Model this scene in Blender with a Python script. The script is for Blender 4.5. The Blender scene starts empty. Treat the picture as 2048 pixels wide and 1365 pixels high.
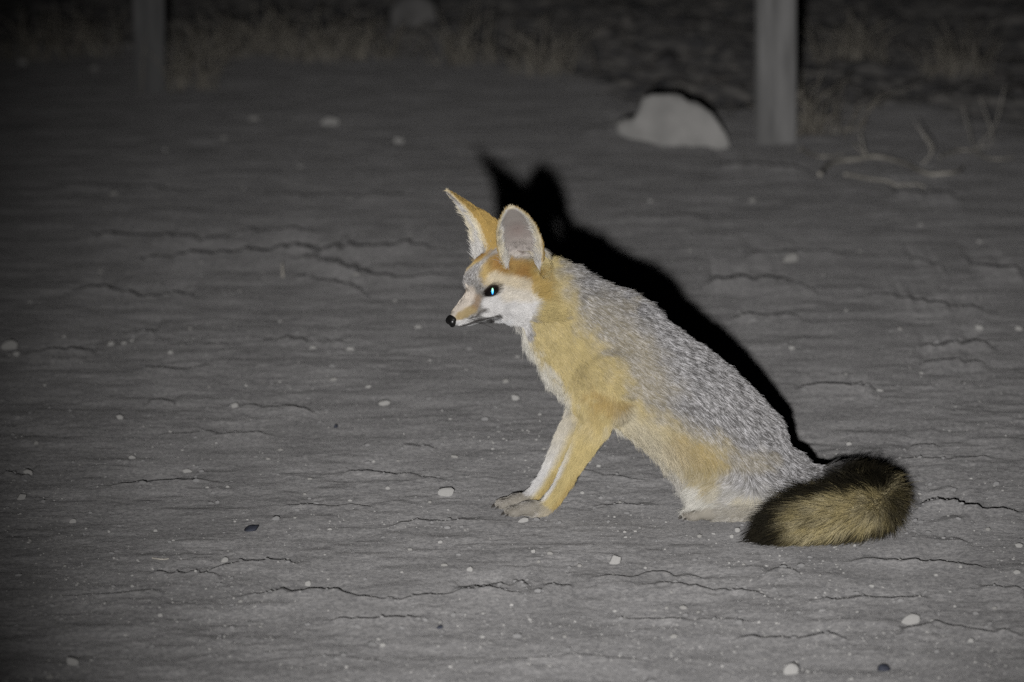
import bpy, bmesh, math, random
import numpy as np
from mathutils import Vector, Matrix, Euler
from mathutils.bvhtree import BVHTree

rng = np.random.default_rng(11)
random.seed(5)
scene = bpy.context.scene
COL = scene.collection

# ------------------------------------------------------------------ camera
F_PX = 7855.0                       # focal length in pixels of a 2048 px wide frame
CAM_H = 1.12
PITCH = math.atan(1383.0 / F_PX)
cam_data = bpy.data.cameras.new('camera')
cam = bpy.data.objects.new('camera', cam_data)
COL.objects.link(cam)
cam.location = (0, 0, CAM_H)
cam.rotation_euler = (math.radians(90) - PITCH, 0, 0)
cam_data.sensor_width = 36.0
cam_data.lens = 36.0 * F_PX / 2048.0
cam_data.clip_start = 0.1
cam_data.clip_end = 2000.0
cam_data.dof.use_dof = True
cam_data.dof.focus_distance = 5.12
cam_data.dof.aperture_fstop = 5.6
scene.camera = cam

# ------------------------------------------------------------------ night sky and the spotlight beside the camera
world = bpy.data.worlds.new('World')
scene.world = world
world.use_nodes = True
wb = world.node_tree.nodes['Background']
wb.inputs['Color'].default_value = (0.45, 0.6, 1.0, 1)
wb.inputs['Strength'].default_value = 0.0008

sp = bpy.data.lights.new('spotlight', 'SPOT')
sp.energy = 1480.0
sp.color = (1.0, 0.99, 0.985)
sp.shadow_soft_size = 0.024
sp.spot_size = math.radians(23.5)
sp.spot_blend = 1.0
spot = bpy.data.objects.new('spotlight', sp)
COL.objects.link(spot)
spot.location = (-0.09, 0.0, 0.99)
SPOT_AIM = Vector((0.16, 5.15, 0.36))
spot.rotation_euler = (SPOT_AIM - spot.location).to_track_quat('-Z', 'Y').to_euler()

scene.view_settings.view_transform = 'Standard'
scene.view_settings.look = 'None'
scene.view_settings.exposure = 0.0
scene.view_settings.gamma = 1.0
scene.view_settings.use_curve_mapping = False
scene.render.engine = 'CYCLES'
scene.cycles.use_denoising = False
scene.cycles.max_bounces = 4
scene.cycles.sample_clamp_indirect = 2.0
try:
    scene.cycles_curves.shape = 'THICK'
    scene.cycles_curves.subdivisions = 2
except Exception:
    pass

# ------------------------------------------------------------------ pixel <-> place helpers (photo pixels, 2048 x 1365)
CPOS = np.array([0.0, 0.0, CAM_H])
FW = np.array([0, math.cos(PITCH), -math.sin(PITCH)])
UP = np.array([0, math.sin(PITCH), math.cos(PITCH)])

def ray(u, v):
    u = np.asarray(u, float); v = np.asarray(v, float)
    x = (u - 1024) / F_PX; y = (v - 682.5) / F_PX
    return np.stack([x, FW[1] - UP[1] * y, FW[2] - UP[2] * y], -1)

def ground_pt(u, v):
    d = ray(u, v)
    t = -CAM_H / d[..., 2]
    return CPOS + d * t[..., None]

def at_Y(u, v, Y):
    d = ray(u, v)
    t = np.asarray(Y, float) / d[..., 1]
    return CPOS + d * np.asarray(t)[..., None]

def project(P):
    q = np.asarray(P) - CPOS
    z = q @ FW
    return 1024 + F_PX * q[..., 0] / z, 682.5 - F_PX * (q @ UP) / z

Y0 = float(ground_pt(1024, 1022)[1])          # the fox's middle plane
S = 1525.0                                    # pixels per metre there

def FP(u, v, dep):
    """photo pixel + distance toward the camera (in pixels) from the fox's middle plane"""
    return at_Y(u, v, Y0 - dep / S)

def lin(r, g, b):
    def c(x):
        x /= 255.0
        return x / 12.92 if x <= 0.04045 else ((x + 0.055) / 1.055) ** 2.4
    return np.array([c(r), c(g), c(b)])

def smooth01(x):
    x = np.clip(x, 0, 1)
    return x * x * (3 - 2 * x)

# value noise in numpy -------------------------------------------------------
_perm = rng.random((256, 256))
_perm3 = rng.random((64, 64, 64))

def noise2(x, y):
    xi = np.floor(x).astype(int); yi = np.floor(y).astype(int)
    fx = x - xi; fy = y - yi
    fx = fx * fx * fx * (fx * (fx * 6 - 15) + 10); fy = fy * fy * fy * (fy * (fy * 6 - 15) + 10)
    a = _perm[xi & 255, yi & 255]; b = _perm[(xi + 1) & 255, yi & 255]
    c = _perm[xi & 255, (yi + 1) & 255]; d = _perm[(xi + 1) & 255, (yi + 1) & 255]
    return (a * (1 - fx) + b * fx) * (1 - fy) + (c * (1 - fx) + d * fx) * fy - 0.5

def noise3(p, s):
    q = p * s
    i = np.floor(q).astype(int); f = q - i; f = f * f * (3 - 2 * f)
    r = 0
    for dx in (0, 1):
        wx = f[:, 0] if dx else 1 - f[:, 0]
        for dy in (0, 1):
            wy = f[:, 1] if dy else 1 - f[:, 1]
            for dz in (0, 1):
                wz = f[:, 2] if dz else 1 - f[:, 2]
                r = r + wx * wy * wz * _perm3[(i[:, 0] + dx) & 63, (i[:, 1] + dy) & 63, (i[:, 2] + dz) & 63]
    return r - 0.5

# ------------------------------------------------------------------ object helpers
def link_mesh(name, me, mat=None, parent=None):
    o = bpy.data.objects.new(name, me)
    COL.objects.link(o)
    if mat is not None:
        me.materials.clear(); me.materials.append(mat)
    if parent is not None:
        o.parent = parent
    return o

def tag(o, label=None, cat=None, group=None, kind=None):
    if label: o['label'] = label
    if cat: o['category'] = cat
    if group: o['group'] = group
    if kind: o['kind'] = kind
    return o

def mesh_from(name, V, F, smooth=True):
    me = bpy.data.meshes.new(name)
    me.from_pydata([tuple(map(float, v)) for v in V], [], [tuple(map(int, f)) for f in F])
    me.update()
    if smooth:
        me.polygons.foreach_set('use_smooth', np.ones(len(me.polygons), bool))
    return me

def set_color(me, name, cols):
    a = me.attributes.new(name, 'FLOAT_COLOR', 'POINT')
    buf = np.ones((len(cols), 4), np.float32); buf[:, :3] = cols
    a.data.foreach_set('color', buf.ravel())

def new_mat(name, rough=0.9, spec=0.2, color=(0.5, 0.5, 0.5), diff_rough=0.0):
    m = bpy.data.materials.new(name); m.use_nodes = True
    b = m.node_tree.nodes['Principled BSDF']
    b.inputs['Base Color'].default_value = (*color, 1)
    b.inputs['Roughness'].default_value = rough
    b.inputs['Specular IOR Level'].default_value = spec
    b.inputs['Diffuse Roughness'].default_value = diff_rough
    return m, m.node_tree.nodes, m.node_tree.links, b

def noise_color(m_tuple, c0, c1, scale, detail=6, stretch=(1, 1, 1), bump=0.0, bump_scale=None, bump_dist=0.002, coords='Object'):
    m, N, L, b = m_tuple
    tc = N.new('ShaderNodeTexCoord'); mp = N.new('ShaderNodeMapping'); mp.inputs['Scale'].default_value = stretch
    L.new(tc.outputs[coords], mp.inputs['Vector'])
    t = N.new('ShaderNodeTexNoise'); t.inputs['Scale'].default_value = scale; t.inputs['Detail'].default_value = detail
    L.new(mp.outputs['Vector'], t.inputs['Vector'])
    r = N.new('ShaderNodeValToRGB')
    r.color_ramp.elements[0].position = 0.3; r.color_ramp.elements[0].color = (*c0, 1)
    r.color_ramp.elements[1].position = 0.7; r.color_ramp.elements[1].color = (*c1, 1)
    L.new(t.outputs['Fac'], r.inputs['Fac']); L.new(r.outputs['Color'], b.inputs['Base Color'])
    if bump:
        t2 = N.new('ShaderNodeTexNoise'); t2.inputs['Scale'].default_value = bump_scale or scale; t2.inputs['Detail'].default_value = 8
        L.new(mp.outputs['Vector'], t2.inputs['Vector'])
        bp = N.new('ShaderNodeBump'); bp.inputs['Strength'].default_value = bump; bp.inputs['Distance'].default_value = bump_dist
        L.new(t2.outputs['Fac'], bp.inputs['Height']); L.new(bp.outputs['Normal'], b.inputs['Normal'])
    return m

# ================================================================== GROUND
def spaced(lo, hi, fine_lo, fine_hi, step, growth):
    mid = np.arange(fine_lo, fine_hi + step / 2, step)
    a = []; s = step; x = fine_lo
    while x > lo:
        s *= growth; x -= s; a.append(x)
    b = []; s = step; x = mid[-1]
    while x < hi:
        s *= growth; x += s; b.append(x)
    return np.concatenate([a[::-1], mid, b])

GX = spaced(-400, 400, -0.80, 0.86, 0.0030, 1.035)
gy = [3.95]
while gy[-1] < 12.9:                                   # rows follow the shrinking of distance
    gy.append(gy[-1] + 0.00014 * gy[-1] ** 2)
s = gy[-1] - gy[-2]
while gy[-1] < 900:
    s *= 1.06; gy.append(gy[-1] + s)
pre = []; s = 0.003; y = 3.95
while y > -60:
    s *= 1.25; y -= s; pre.append(y)
GY = np.array(pre[::-1] + gy)
XX, YY = np.meshgrid(GX, GY, indexing='xy')            # rows = Y

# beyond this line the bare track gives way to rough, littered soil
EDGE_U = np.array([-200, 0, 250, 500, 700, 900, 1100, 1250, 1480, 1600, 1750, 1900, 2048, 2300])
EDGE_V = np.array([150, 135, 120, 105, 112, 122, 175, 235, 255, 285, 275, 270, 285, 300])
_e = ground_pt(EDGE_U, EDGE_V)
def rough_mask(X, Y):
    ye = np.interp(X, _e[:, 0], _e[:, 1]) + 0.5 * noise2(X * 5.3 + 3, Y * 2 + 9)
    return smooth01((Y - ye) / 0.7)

CRACKS = [  # polylines in photo pixels, strength, softness
 ([(220,523),(395,521),(527,517),(571,510),(703,506),(813,499),(900,503),(930,506)],1.0,.3),
 ([(565,520),(637,530),(681,543),(738,558),(813,563),(900,554),(925,550)],1.0,.3),
 ([(571,556),(637,565),(690,576),(747,596)],.55,.4),
 ([(110,591),(211,583),(281,600),(351,596),(409,594)],.9,.3),
 ([(242,666),(270,672),(316,670)],.8,.2),
 ([(44,708),(110,712),(198,710)],.9,.2),
 ([(505,686),(615,687),(703,689)],.8,.2),
 ([(132,475),(308,479),(439,481),(505,466),(659,462)],.8,.7),
 ([(294,802),(352,811)],.7,.2),
 ([(460,805),(483,815),(571,819),(637,831)],.7,.2),
 ([(264,745),(352,743),(439,734)],.6,.6),
 ([(290,1152),(380,1155),(425,1160),(450,1167)],.9,.1),
 ([(400,1142),(450,1137),(560,1127),(600,1132)],.8,.1),
 ([(450,1197),(550,1194),(650,1192),(725,1202),(800,1208),(850,1200),(900,1196),(975,1194),(1024,1197),(1065,1200)],1.2,.1),
 ([(900,1182),(980,1171),(1024,1175)],.8,.1),
 ([(645,1242),(750,1252),(810,1249),(850,1235)],1.1,.2),
 ([(210,970),(280,969),(375,965),(475,965)],.7,.1),
 ([(675,941),(725,949),(825,954),(900,962)],.7,.1),
 ([(800,895),(875,899)],.7,.1),
 ([(750,1060),(850,1047),(950,1045),(1024,1042),(1120,1046)],.8,.1),
 ([(0,952),(65,955)],.8,.1),
 ([(100,1195),(350,1190)],.5,.6),
 ([(1174,1162),(1249,1160),(1324,1150),(1424,1160)],.7,.1),
 ([(1274,1177),(1334,1172),(1424,1185),(1499,1190),(1564,1199)],1.1,.1),
 ([(1599,1200),(1649,1199),(1684,1206),(1774,1200),(1874,1195)],.9,.1),
 ([(1464,1282),(1524,1286),(1624,1282),(1674,1277),(1709,1284)],1.2,.1),
 ([(1774,1275),(1834,1262),(1874,1250),(1924,1255),(1984,1269),(2060,1272)],1.2,.1),
 ([(1674,1122),(1749,1126),(1874,1131),(1994,1135)],.9,.1),
 ([(1214,1237),(1324,1245),(1514,1244)],.6,.5),
 ([(1524,1155),(1564,1142),(1604,1150)],.7,.1),
 ([(1954,1172),(2060,1182)],.8,.1),
 ([(1024,1171),(1060,1176)],.8,.1),([(1079,1188),(1099,1182),(1149,1185)],.8,.1),
 ([(1815,1029),(1861,1018),(1909,1013),(1929,1027),(1980,1030),(2060,1027)],2.0,.0),
 ([(1803,1064),(1844,1075),(1878,1085),(1902,1083),(1950,1088)],1.0,.0),
 ([(1854,976),(1912,973)],.7,.1),
 ([(1827,1054),(1895,1046),(1946,1039)],.7,.1),
 ([(1817,892),(1878,894)],.6,.1),([(1793,921),(1997,920)],.6,.2),
 ([(1400,572),(1500,568),(1535,567),(1589,570),(1621,582),(1649,592)],1.1,.3),
 ([(1726,592),(1782,596),(1818,610),(1883,618),(1983,622)],.9,.4),
 ([(1822,523),(1891,539)],.7,.4),([(1935,527),(1959,541),(1996,547),(2048,551)],1.0,.4),
 ([(1450,640),(1500,638),(1568,634),(1613,640)],.8,.3),
 ([(1834,694),(1887,698),(1996,696)],.9,.2),
 ([(1589,781),(1649,778),(1681,783),(1738,783),(1762,778)],1.1,.1),
 ([(1834,729),(1984,733)],.7,.2),
 ([(1782,386),(1842,396),(1927,400)],.7,.8),
 ([(1404,333),(1545,342),(1632,346)],.7,.8),
 ([(1150,265),(1229,263),(1347,285),(1435,296)],1.0,.6),
 ([(700,560),(735,562)],.6,.3),
 ([(1480,515),(1590,505),(1700,512)],.5,.6),
 ([(520,390),(640,396),(760,392),(880,400)],.5,.8),
 ([(90,370),(260,380),(420,384)],.5,.8),
 ([(1200,432),(1400,440),(1560,436)],.4,.8),
 ([(300,872),(430,868),(560,872)],.5,.3),
 ([(560,1012),(640,1018),(760,1016)],.6,.1),
 ([(500,1325),(640,1318),(800,1326)],.5,.5),
 ([(980,1322),(1150,1316),(1320,1326)],.4,.5),
 ([(1180,1008),(1240,1013),(1330,1010)],.6,.1),
 ([(1100,935),(1230,958),(1300,962)],.5,.2),
]

def base_height(X, Y):
    h = 0.0040 * noise2(X * 3.1 + 7, Y * 2.2 + 1)
    h += 0.0026 * noise2(X * 7.0 + 17, Y * 6.5 + 4)
    h += 0.0030 * noise2(X * 10 + 2, Y * 19 + 31)
    n = noise2(X * 33 + 5, Y * 41 + 3)
    h += 0.0017 * n * (1 + 1.4 * noise2(X * 4 + 3, Y * 4))
    h += 0.0008 * noise2(X * 75 + 1.7, Y * 85 + 8) * (1 + 1.6 * noise2(X * 5 + 8, Y * 5 + 2))
    h += 0.00045 * noise2(X * 170 + 4.1, Y * 170 + 2)
    return h

def ground_height(X, Y):
    near = (np.abs(X) < 6) & (Y > 2) & (Y < 40)
    h = base_height(X, Y)
    far = smooth01((Y - 40) / 60)
    h = h * (1 - far)
    r = rough_mask(X, Y) * (np.abs(X) < 40)
    h += r * (0.035 * noise2(X * 2.3 + 40, Y * 1.9) + 0.030 * noise2(X * 6.1 + 3, Y * 5.0 + 60) + 0.022 * np.abs(noise2(X * 17, Y * 13 + 5)) + 0.012 * noise2(X * 43, Y * 33 + 5))
    return h

ZZ = ground_height(XX, YY)
light_h = 0.99
for k, (pl, amp, soft) in enumerate(CRACKS):
    g = ground_pt([p[0] for p in pl], [p[1] for p in pl])
    x0, x1 = g[0, 0], g[-1, 0]
    ci = np.where((GX >= x0) & (GX <= x1))[0]
    if len(ci) < 3: continue
    xs = GX[ci]
    yc = np.interp(xs, g[:, 0], g[:, 1])
    ym = yc.mean(); pxm = 0.001 * (ym / 5.07) ** 2            # roughly a third of a pixel row on the ground
    jag = 11.0 * (noise2(xs * 37 + k * 5.3, xs * 0 + k) * 1.3 + noise2(xs * 110 + k * 3.1, xs * 0 + k * 2.7) * 0.9 * (1 - soft) + noise2(xs * 260 + k, xs * 0 + k * 1.7) * 0.5 * (1 - soft))
    yc = yc + jag * pxm
    taper = smooth01((xs - x0) / (0.18 * (x1 - x0) + 1e-6)) * smooth01((x1 - xs) / (0.18 * (x1 - x0) + 1e-6))
    taper = taper * (0.40 + 0.8 * np.clip(noise2(xs * 22 + 9 * k, xs * 0 + 3.3 * k) + 0.5, 0, 1) + 0.6 * np.clip(noise2(xs * 90 + 4 * k, xs * 0 + 1.3 * k) + 0.3, 0, 1))
    slope = (light_h / ym) * (1.12 - 0.10 * soft)
    amp = amp * np.interp(ym, [4.9, 5.3, 6.2, 8], [1.15, 1.1, 1.5, 1.7])
    w = pxm * 42 * amp * taper + 1e-5                        # width of the drop behind the lip
    A = slope * w
    ri = np.where((GY > ym - 0.5) & (GY < ym + 0.6))[0]
    t = GY[ri][:, None] - yc[None, :]
    rise = (0.035 + 0.05 * soft) * (ym / 5.07)
    fall = w[None, :]
    prof = np.where(t < 0, np.exp(np.clip(t / rise, -30, 0)) * 0.55,
           np.where(t < fall, 0.55 - t / fall, -0.45 * np.exp(-np.clip((t - fall) / (rise * 1.3), 0, 30))))
    ZZ[np.ix_(ri, ci)] += A[None, :] * prof

def gz(x, y):
    """height of the finished ground"""
    i = np.clip(np.searchsorted(GX, x) - 1, 0, len(GX) - 2); j = np.clip(np.searchsorted(GY, y) - 1, 0, len(GY) - 2)
    fx = (x - GX[i]) / (GX[i + 1] - GX[i]); fy = (y - GY[j]) / (GY[j + 1] - GY[j])
    return (ZZ[j, i] * (1 - fx) + ZZ[j, i + 1] * fx) * (1 - fy) + (ZZ[j + 1, i] * (1 - fx) + ZZ[j + 1, i + 1] * fx) * fy

# level the patch under the fox so that its feet rest at zero
for (fu, fd, rad) in [(1045, 62, .06), (1030, -10, .06), (1450, 100, .09), (1450, -80, .09), (1620, 250, .12), (1740, 150, .12), (1520, 60, .12)]:
    cx = (fu - 1024) / S; cy = Y0 - fd / S
    wgt = np.exp(-(((XX - cx) / rad) ** 2 + ((YY - cy) / rad) ** 2) ** 2)
    ZZ *= (1 - 0.8 * wgt)

nyr, nxr = XX.shape
V = np.stack([XX, YY, ZZ], -1).reshape(-1, 3)
idx = np.arange(nyr * nxr).reshape(nyr, nxr)
quads = np.stack([idx[:-1, :-1], idx[:-1, 1:], idx[1:, 1:], idx[1:, :-1]], -1).reshape(-1, 4)
gme = bpy.data.meshes.new('ground')
gme.vertices.add(len(V)); gme.vertices.foreach_set('co', V.astype(np.float32).ravel())
gme.loops.add(quads.size); gme.loops.foreach_set('vertex_index', quads.ravel().astype(np.int32))
gme.polygons.add(len(quads))
gme.polygons.foreach_set('loop_start', (np.arange(len(quads)) * 4).astype(np.int32))
gme.polygons.foreach_set('use_smooth', np.ones(len(quads), bool))
gme.update(calc_edges=True)
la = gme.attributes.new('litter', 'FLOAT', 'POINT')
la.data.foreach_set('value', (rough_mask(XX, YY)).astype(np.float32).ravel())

gm = new_mat('dry_dirt', rough=1.0, spec=0.0, diff_rough=0.6)
m, N, L, b = gm
tc = N.new('ShaderNodeTexCoord')
def ntex(scale, detail=6, rough=0.55):
    t = N.new('ShaderNodeTexNoise'); t.inputs['Scale'].default_value = scale; t.inputs['Detail'].default_value = detail
    t.inputs['Roughness'].default_value = rough
    L.new(tc.outputs['Object'], t.inputs['Vector']); return t
def ramp(src, p0, c0, p1, c1):
    r = N.new('ShaderNodeValToRGB')
    r.color_ramp.elements[0].position = p0; r.color_ramp.elements[0].color = (*c0, 1)
    r.color_ramp.elements[1].position = p1; r.color_ramp.elements[1].color = (*c1, 1)
    L.new(src, r.inputs['Fac']); return r
def mix(fac, a, c, mode='MIX'):
    x = N.new('ShaderNodeMix'); x.data_type = 'RGBA'; x.blend_type = mode
    if hasattr(fac, 'is_linked'): L.new(fac, x.inputs[0])
    else: x.inputs[0].default_value = fac
    L.new(a, x.inputs[6]); L.new(c, x.inputs[7]); return x.outputs[2]
DIRT = np.array([0.272, 0.267, 0.265])
r1 = ramp(ntex(9, 8).outputs['Fac'], 0.35, DIRT * 0.86, 0.65, DIRT * 1.12)
r2 = ramp(ntex(160, 5, 0.7).outputs['Fac'], 0.36, (0.62, 0.62, 0.63), 0.62, (1.12, 1.11, 1.1))
r3 = ramp(ntex(900, 3, 0.6).outputs['Fac'], 0.34, (0.72, 0.72, 0.72), 0.66, (1.2, 1.2, 1.2))
c = mix(1.0, r1.outputs['Color'], r2.outputs['Color'], 'MULTIPLY')
c = mix(1.0, c, r3.outputs['Color'], 'MULTIPLY')
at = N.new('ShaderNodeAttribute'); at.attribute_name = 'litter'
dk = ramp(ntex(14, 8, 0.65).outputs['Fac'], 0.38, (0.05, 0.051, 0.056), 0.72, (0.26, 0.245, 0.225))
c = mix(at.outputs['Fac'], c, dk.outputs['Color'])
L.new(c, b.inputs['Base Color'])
t1 = ntex(420, 6, 0.65)
bp = N.new('ShaderNodeBump'); bp.inputs['Strength'].default_value = 0.45; bp.inputs['Distance'].default_value = 0.0018
L.new(t1.outputs['Fac'], bp.inputs['Height']); L.new(bp.outputs['Normal'], b.inputs['Normal'])
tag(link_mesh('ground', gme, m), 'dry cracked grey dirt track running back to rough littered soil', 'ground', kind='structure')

# ================================================================== FOX BODY
def catmull(P, n):
    P = np.asarray(P, float)
    Q = np.vstack([2 * P[0] - P[1], P, 2 * P[-1] - P[-2]])
    out = []
    m_ = len(P) - 1
    for i in range(n):
        t = i / (n - 1) * m_
        k = min(int(t), m_ - 1); f = t - k
        p0, p1, p2, p3 = Q[k], Q[k + 1], Q[k + 2], Q[k + 3]
        out.append(0.5 * (2 * p1 + (p2 - p0) * f + (2 * p0 - 5 * p1 + 4 * p2 - p3) * f * f + (3 * p1 - p0 - 3 * p2 + p3) * f ** 3))
    return np.array(out)

HV, HF = [], []             # body shell pieces before they are fused
SKEL = []                   # (point, tangent, radius, region, t)

def add_geo(V, F):
    o = len(HV); HV.extend(V); HF.extend([[i + o for i in f] for f in F])

def loft(pts, region, n=40, seg=24, shrink=0.0):
    """pts: (u, v, dep, in-plane radius, depth radius) in fox pixels"""
    pts = [tuple(p) if len(p) == 5 else tuple(p) + (p[3],) for p in pts]
    A = catmull(pts, n)
    W = at_Y(A[:, 0], A[:, 1], Y0 - A[:, 2] / S)
    loft_world(W, (A[:, 3] - shrink) / S, (A[:, 4] - shrink) / S, region, seg)

def loft_world(W, ra, rb, region, seg=24, side=np.array([0, -1.0, 0])):
    n = len(W)
    T = np.gradient(W, axis=0); T /= np.linalg.norm(T, axis=1)[:, None]
    V = []; F = []
    for i in range(n):
        b_ = side - T[i] * (side @ T[i])
        if np.linalg.norm(b_) < 0.15:
            b_ = np.array([0, 0, 1.0]) - T[i] * T[i][2]
        b_ /= np.linalg.norm(b_); a_ = np.cross(T[i], b_)
        for k in range(seg):
            th = 2 * math.pi * k / seg
            V.append(W[i] + a_ * ra[i] * math.cos(th) + b_ * rb[i] * math.sin(th))
        SKEL.append((W[i], T[i], max(ra[i], rb[i]), region, i / (n - 1)))
    for i in range(n - 1):
        for k in range(seg):
            F.append([i * seg + k, i * seg + (k + 1) % seg, (i + 1) * seg + (k + 1) % seg, (i + 1) * seg + k])
    V.append(W[0] - T[0] * min(ra[0], rb[0]) * 0.55); V.append(W[-1] + T[-1] * min(ra[-1], rb[-1]) * 0.55)
    c0, c1 = len(V) - 2, len(V) - 1
    for k in range(seg):
        F.append([c0, (k + 1) % seg, k]); F.append([c1, (n - 1) * seg + k, (n - 1) * seg + (k + 1) % seg])
    add_geo(V, F)

def ball(c, ax, region=None, tan=None, n1=16, n2=24):
    """ax: 3 axis vectors (already scaled)"""
    V = [c + ax[2]]; F = []
    for i in range(1, n1):
        ph = math.pi * i / n1
        for k in range(n2):
            th = 2 * math.pi * k / n2
            V.append(c + ax[0] * math.sin(ph) * math.cos(th) + ax[1] * math.sin(ph) * math.sin(th) + ax[2] * math.cos(ph))
    V.append(c - ax[2])
    for k in range(n2):
        F.append([0, 1 + k, 1 + (k + 1) % n2])
        for i in range(n1 - 2):
            a0 = 1 + i * n2
            F.append([a0 + k, a0 + n2 + k, a0 + n2 + (k + 1) % n2, a0 + (k + 1) % n2])
        a0 = 1 + (n1 - 2) * n2
        F.append([a0 + k, len(V) - 1, a0 + (k + 1) % n2])
    if region:
        SKEL.append((c, tan if tan is not None else np.array([0, 0, -1.0]), float(np.mean([np.linalg.norm(x) for x in ax])), region, 0.5))
    return V, F

SH = 6.0
# trunk: neck to rump
loft([(1062,585,-4,70,62),(1092,600,-2,84,70),(1136,636,0,101,80),(1200,692,0,127,92),(1296,757,0,121,100),
      (1372,808,0,119,103),(1432,868,0,122,106),(1487,930,0,124,108),(1548,962,0,98,98),(1610,968,0,60,64)],
     'trunk', n=60, seg=36, shrink=SH)
# shoulders and near / far front legs
for sgn in (1, -1):
    V, F = ball(FP(1218, 765, 58 * sgn), [np.array([.040, 0, -.030]), np.array([0, .034, 0]), np.array([.034, 0, .050])]); add_geo(V, F)
loft([(1218,775,62,52,40),(1196,835,58,38,31),(1168,892,55,28,25),(1141,940,55,21.5,20),(1120,978,58,19,19),(1096,1010,60,17,19),(1078,1022,62,14,18)],
     'leg_near', n=36, shrink=3)
loft([(1190,780,-50,48,38),(1165,830,-40,36,30),(1130,888,-22,27,24),(1106,930,-15,20,19),(1086,965,-12,18,17),(1062,994,-12,15.5,17),(1046,1002,-12,13,17)],
     'leg_far', n=36, shrink=3)
# front paws with four toes each
def paw(u0, dep, z0=.0125, length=.040, size=1.0, direction=(-1, 0, 0), region='paw'):
    c = at_Y(u0, 1000, Y0 - dep / S); c = np.array([c[0], Y0 - dep / S, z0])
    d = np.array(direction, float); d /= np.linalg.norm(d); sd = np.cross([0, 0, 1.0], d)
    V, F = ball(c, [d * .021 * size, sd * .0135 * size, np.array([0, 0, .0125]) * size], region, d); add_geo(V, F)
    claws = []
    for k, off in enumerate((-1.35, -.45, .45, 1.35)):
        ln = (.018, .024, .024, .018)[k]
        tc_ = c + d * (ln + .003) * size + sd * off * .0088 * size; tc_[2] = .0086
        V, F = ball(tc_, [d * .0120 * size, sd * .0052 * size, np.array([0, 0, .0080]) * size], region, d); add_geo(V, F)
        claws.append((tc_ + d * .0105 * size - np.array([0, 0, .0025]), d + sd * off * .08))
    return claws
CLAWS = paw(1060, 63, size=.9) + paw(1040, -8, size=.9)
# haunches, shanks and hind feet
for sgn in (1, -1):
    reg = 'thigh'
    V, F = ball(FP(1478, 945 + 8 * sgn, 62 * sgn), [np.array([.068, 0, -.022]), np.array([0, .034, 0]), np.array([.018, 0, .062])]); add_geo(V, F)
    dv = 0.212 * 70 * sgn
    loft([(1470,950+dv*.6,70*sgn,58,42),(1425,965+dv*.7,78*sgn,46,36),(1396,982+dv*.8,84*sgn,30,26)], reg, n=16, shrink=4)
    loft([(1396,980+dv*.8,86*sgn,26,22),(1430,998+dv,88*sgn,26,22),(1490,1006+dv,88*sgn,24,20),(1530,1010+dv,88*sgn,18,17)], 'hind_leg', n=20, shrink=3)
    CLAWS += paw(1418, 98 * sgn, size=.95)
    w0 = at_Y(1440, 1000, Y0 - 98 * sgn / S); w1 = at_Y(1540, 1000, Y0 - 92 * sgn / S)
    w0[2] = .013; w1[2] = .016
    W = np.array([w1, (w0 + w1) / 2, w0]); W = catmull(W, 12)
    loft_world(W, np.full(12, .0115), np.full(12, .012), 'hind_foot', 16)
# tail core, curled round toward the camera
loft([(1590,950,0,34),(1652,957,22,30),(1708,974,75,31),(1746,988,145,36),(1752,1006,205,40),(1716,1018,243,46),(1640,1034,262,46),(1570,1054,272,38),(1522,1076,278,18)],
     'tail', n=60, seg=24, shrink=7)

# ---- head, symmetric about its own middle, turned toward the camera
HYAW, HPIT, HROLL, HS = 0.57, 0.289, -0.101, 1.127e-3
def head_axes(yaw, pit, roll):
    F0 = np.array([-1., 0, 0]); L0 = np.array([0, -1., 0]); U0 = np.array([0, 0, 1.])
    F_ = F0 * math.cos(yaw) + L0 * math.sin(yaw); L_ = L0 * math.cos(yaw) - F0 * math.sin(yaw)
    F2 = F_ * math.cos(pit) - U0 * math.sin(pit); U2 = U0 * math.cos(pit) + F_ * math.sin(pit)
    L3 = L_ * math.cos(roll) + U2 * math.sin(roll); U3 = U2 * math.cos(roll) - L_ * math.sin(roll)
    return F2, L3, U3
HFv, HLv, HUv = head_axes(HYAW, HPIT, HROLL)
HC = np.array([-0.0167, Y0 - 0.01, 0.3020])
HM = np.stack([HFv, HLv, HUv])                       # rows
def HP(f, l, u): return HC + (HFv * f + HLv * l + HUv * u) * HS
def head_local(P): return (np.asarray(P) - HC) @ HM.T / HS
def hball(f, l, u, rf, rl, ru, tilt=0.0):
    ct, st = math.cos(tilt), math.sin(tilt)
    V, F = ball(HP(f, l, u), [(HFv * ct - HUv * st) * rf * HS, HLv * rl * HS, (HUv * ct + HFv * st) * ru * HS]); add_geo(V, F)
hball(-4, 0, 8, 42, 37, 33)                          # cranium
hball(20, 0, 20, 22, 24, 15, .5)                     # forehead
for s_ in (1, -1):
    hball(-6, 25 * s_, -20, 27, 17, 23)              # cheeks
    hball(24, 17 * s_, 13, 13, 10, 8, .5)            # brows
    hball(22, 15 * s_, -9, 22, 12, 13, .2)           # cheekbones
hl = np.array([(8,0,-6,30,25),(26,0,-6,24,19),(40,0,-8,16,14.5),(53,0,-12,12,12.5),(63,0,-15,10,10.5),(69,0,-17,8.5,8.5)])
A = catmull(hl, 26); W = np.array([HP(*a[:3]) for a in A])
loft_world(W, A[:, 4] * HS, A[:, 3] * HS, 'muzzle', 24, side=HLv)
hl = np.array([(-4,0,-32,20,12),(18,0,-29,15,8.5),(40,0,-26.5,9.5,5.5),(56,0,-25,7,4),(64,0,-24,4.5,3)])
A = catmull(hl, 20); W = np.array([HP(*a[:3]) for a in A])
loft_world(W, A[:, 4] * HS, A[:, 3] * HS, 'jaw', 20, side=HLv)

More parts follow.
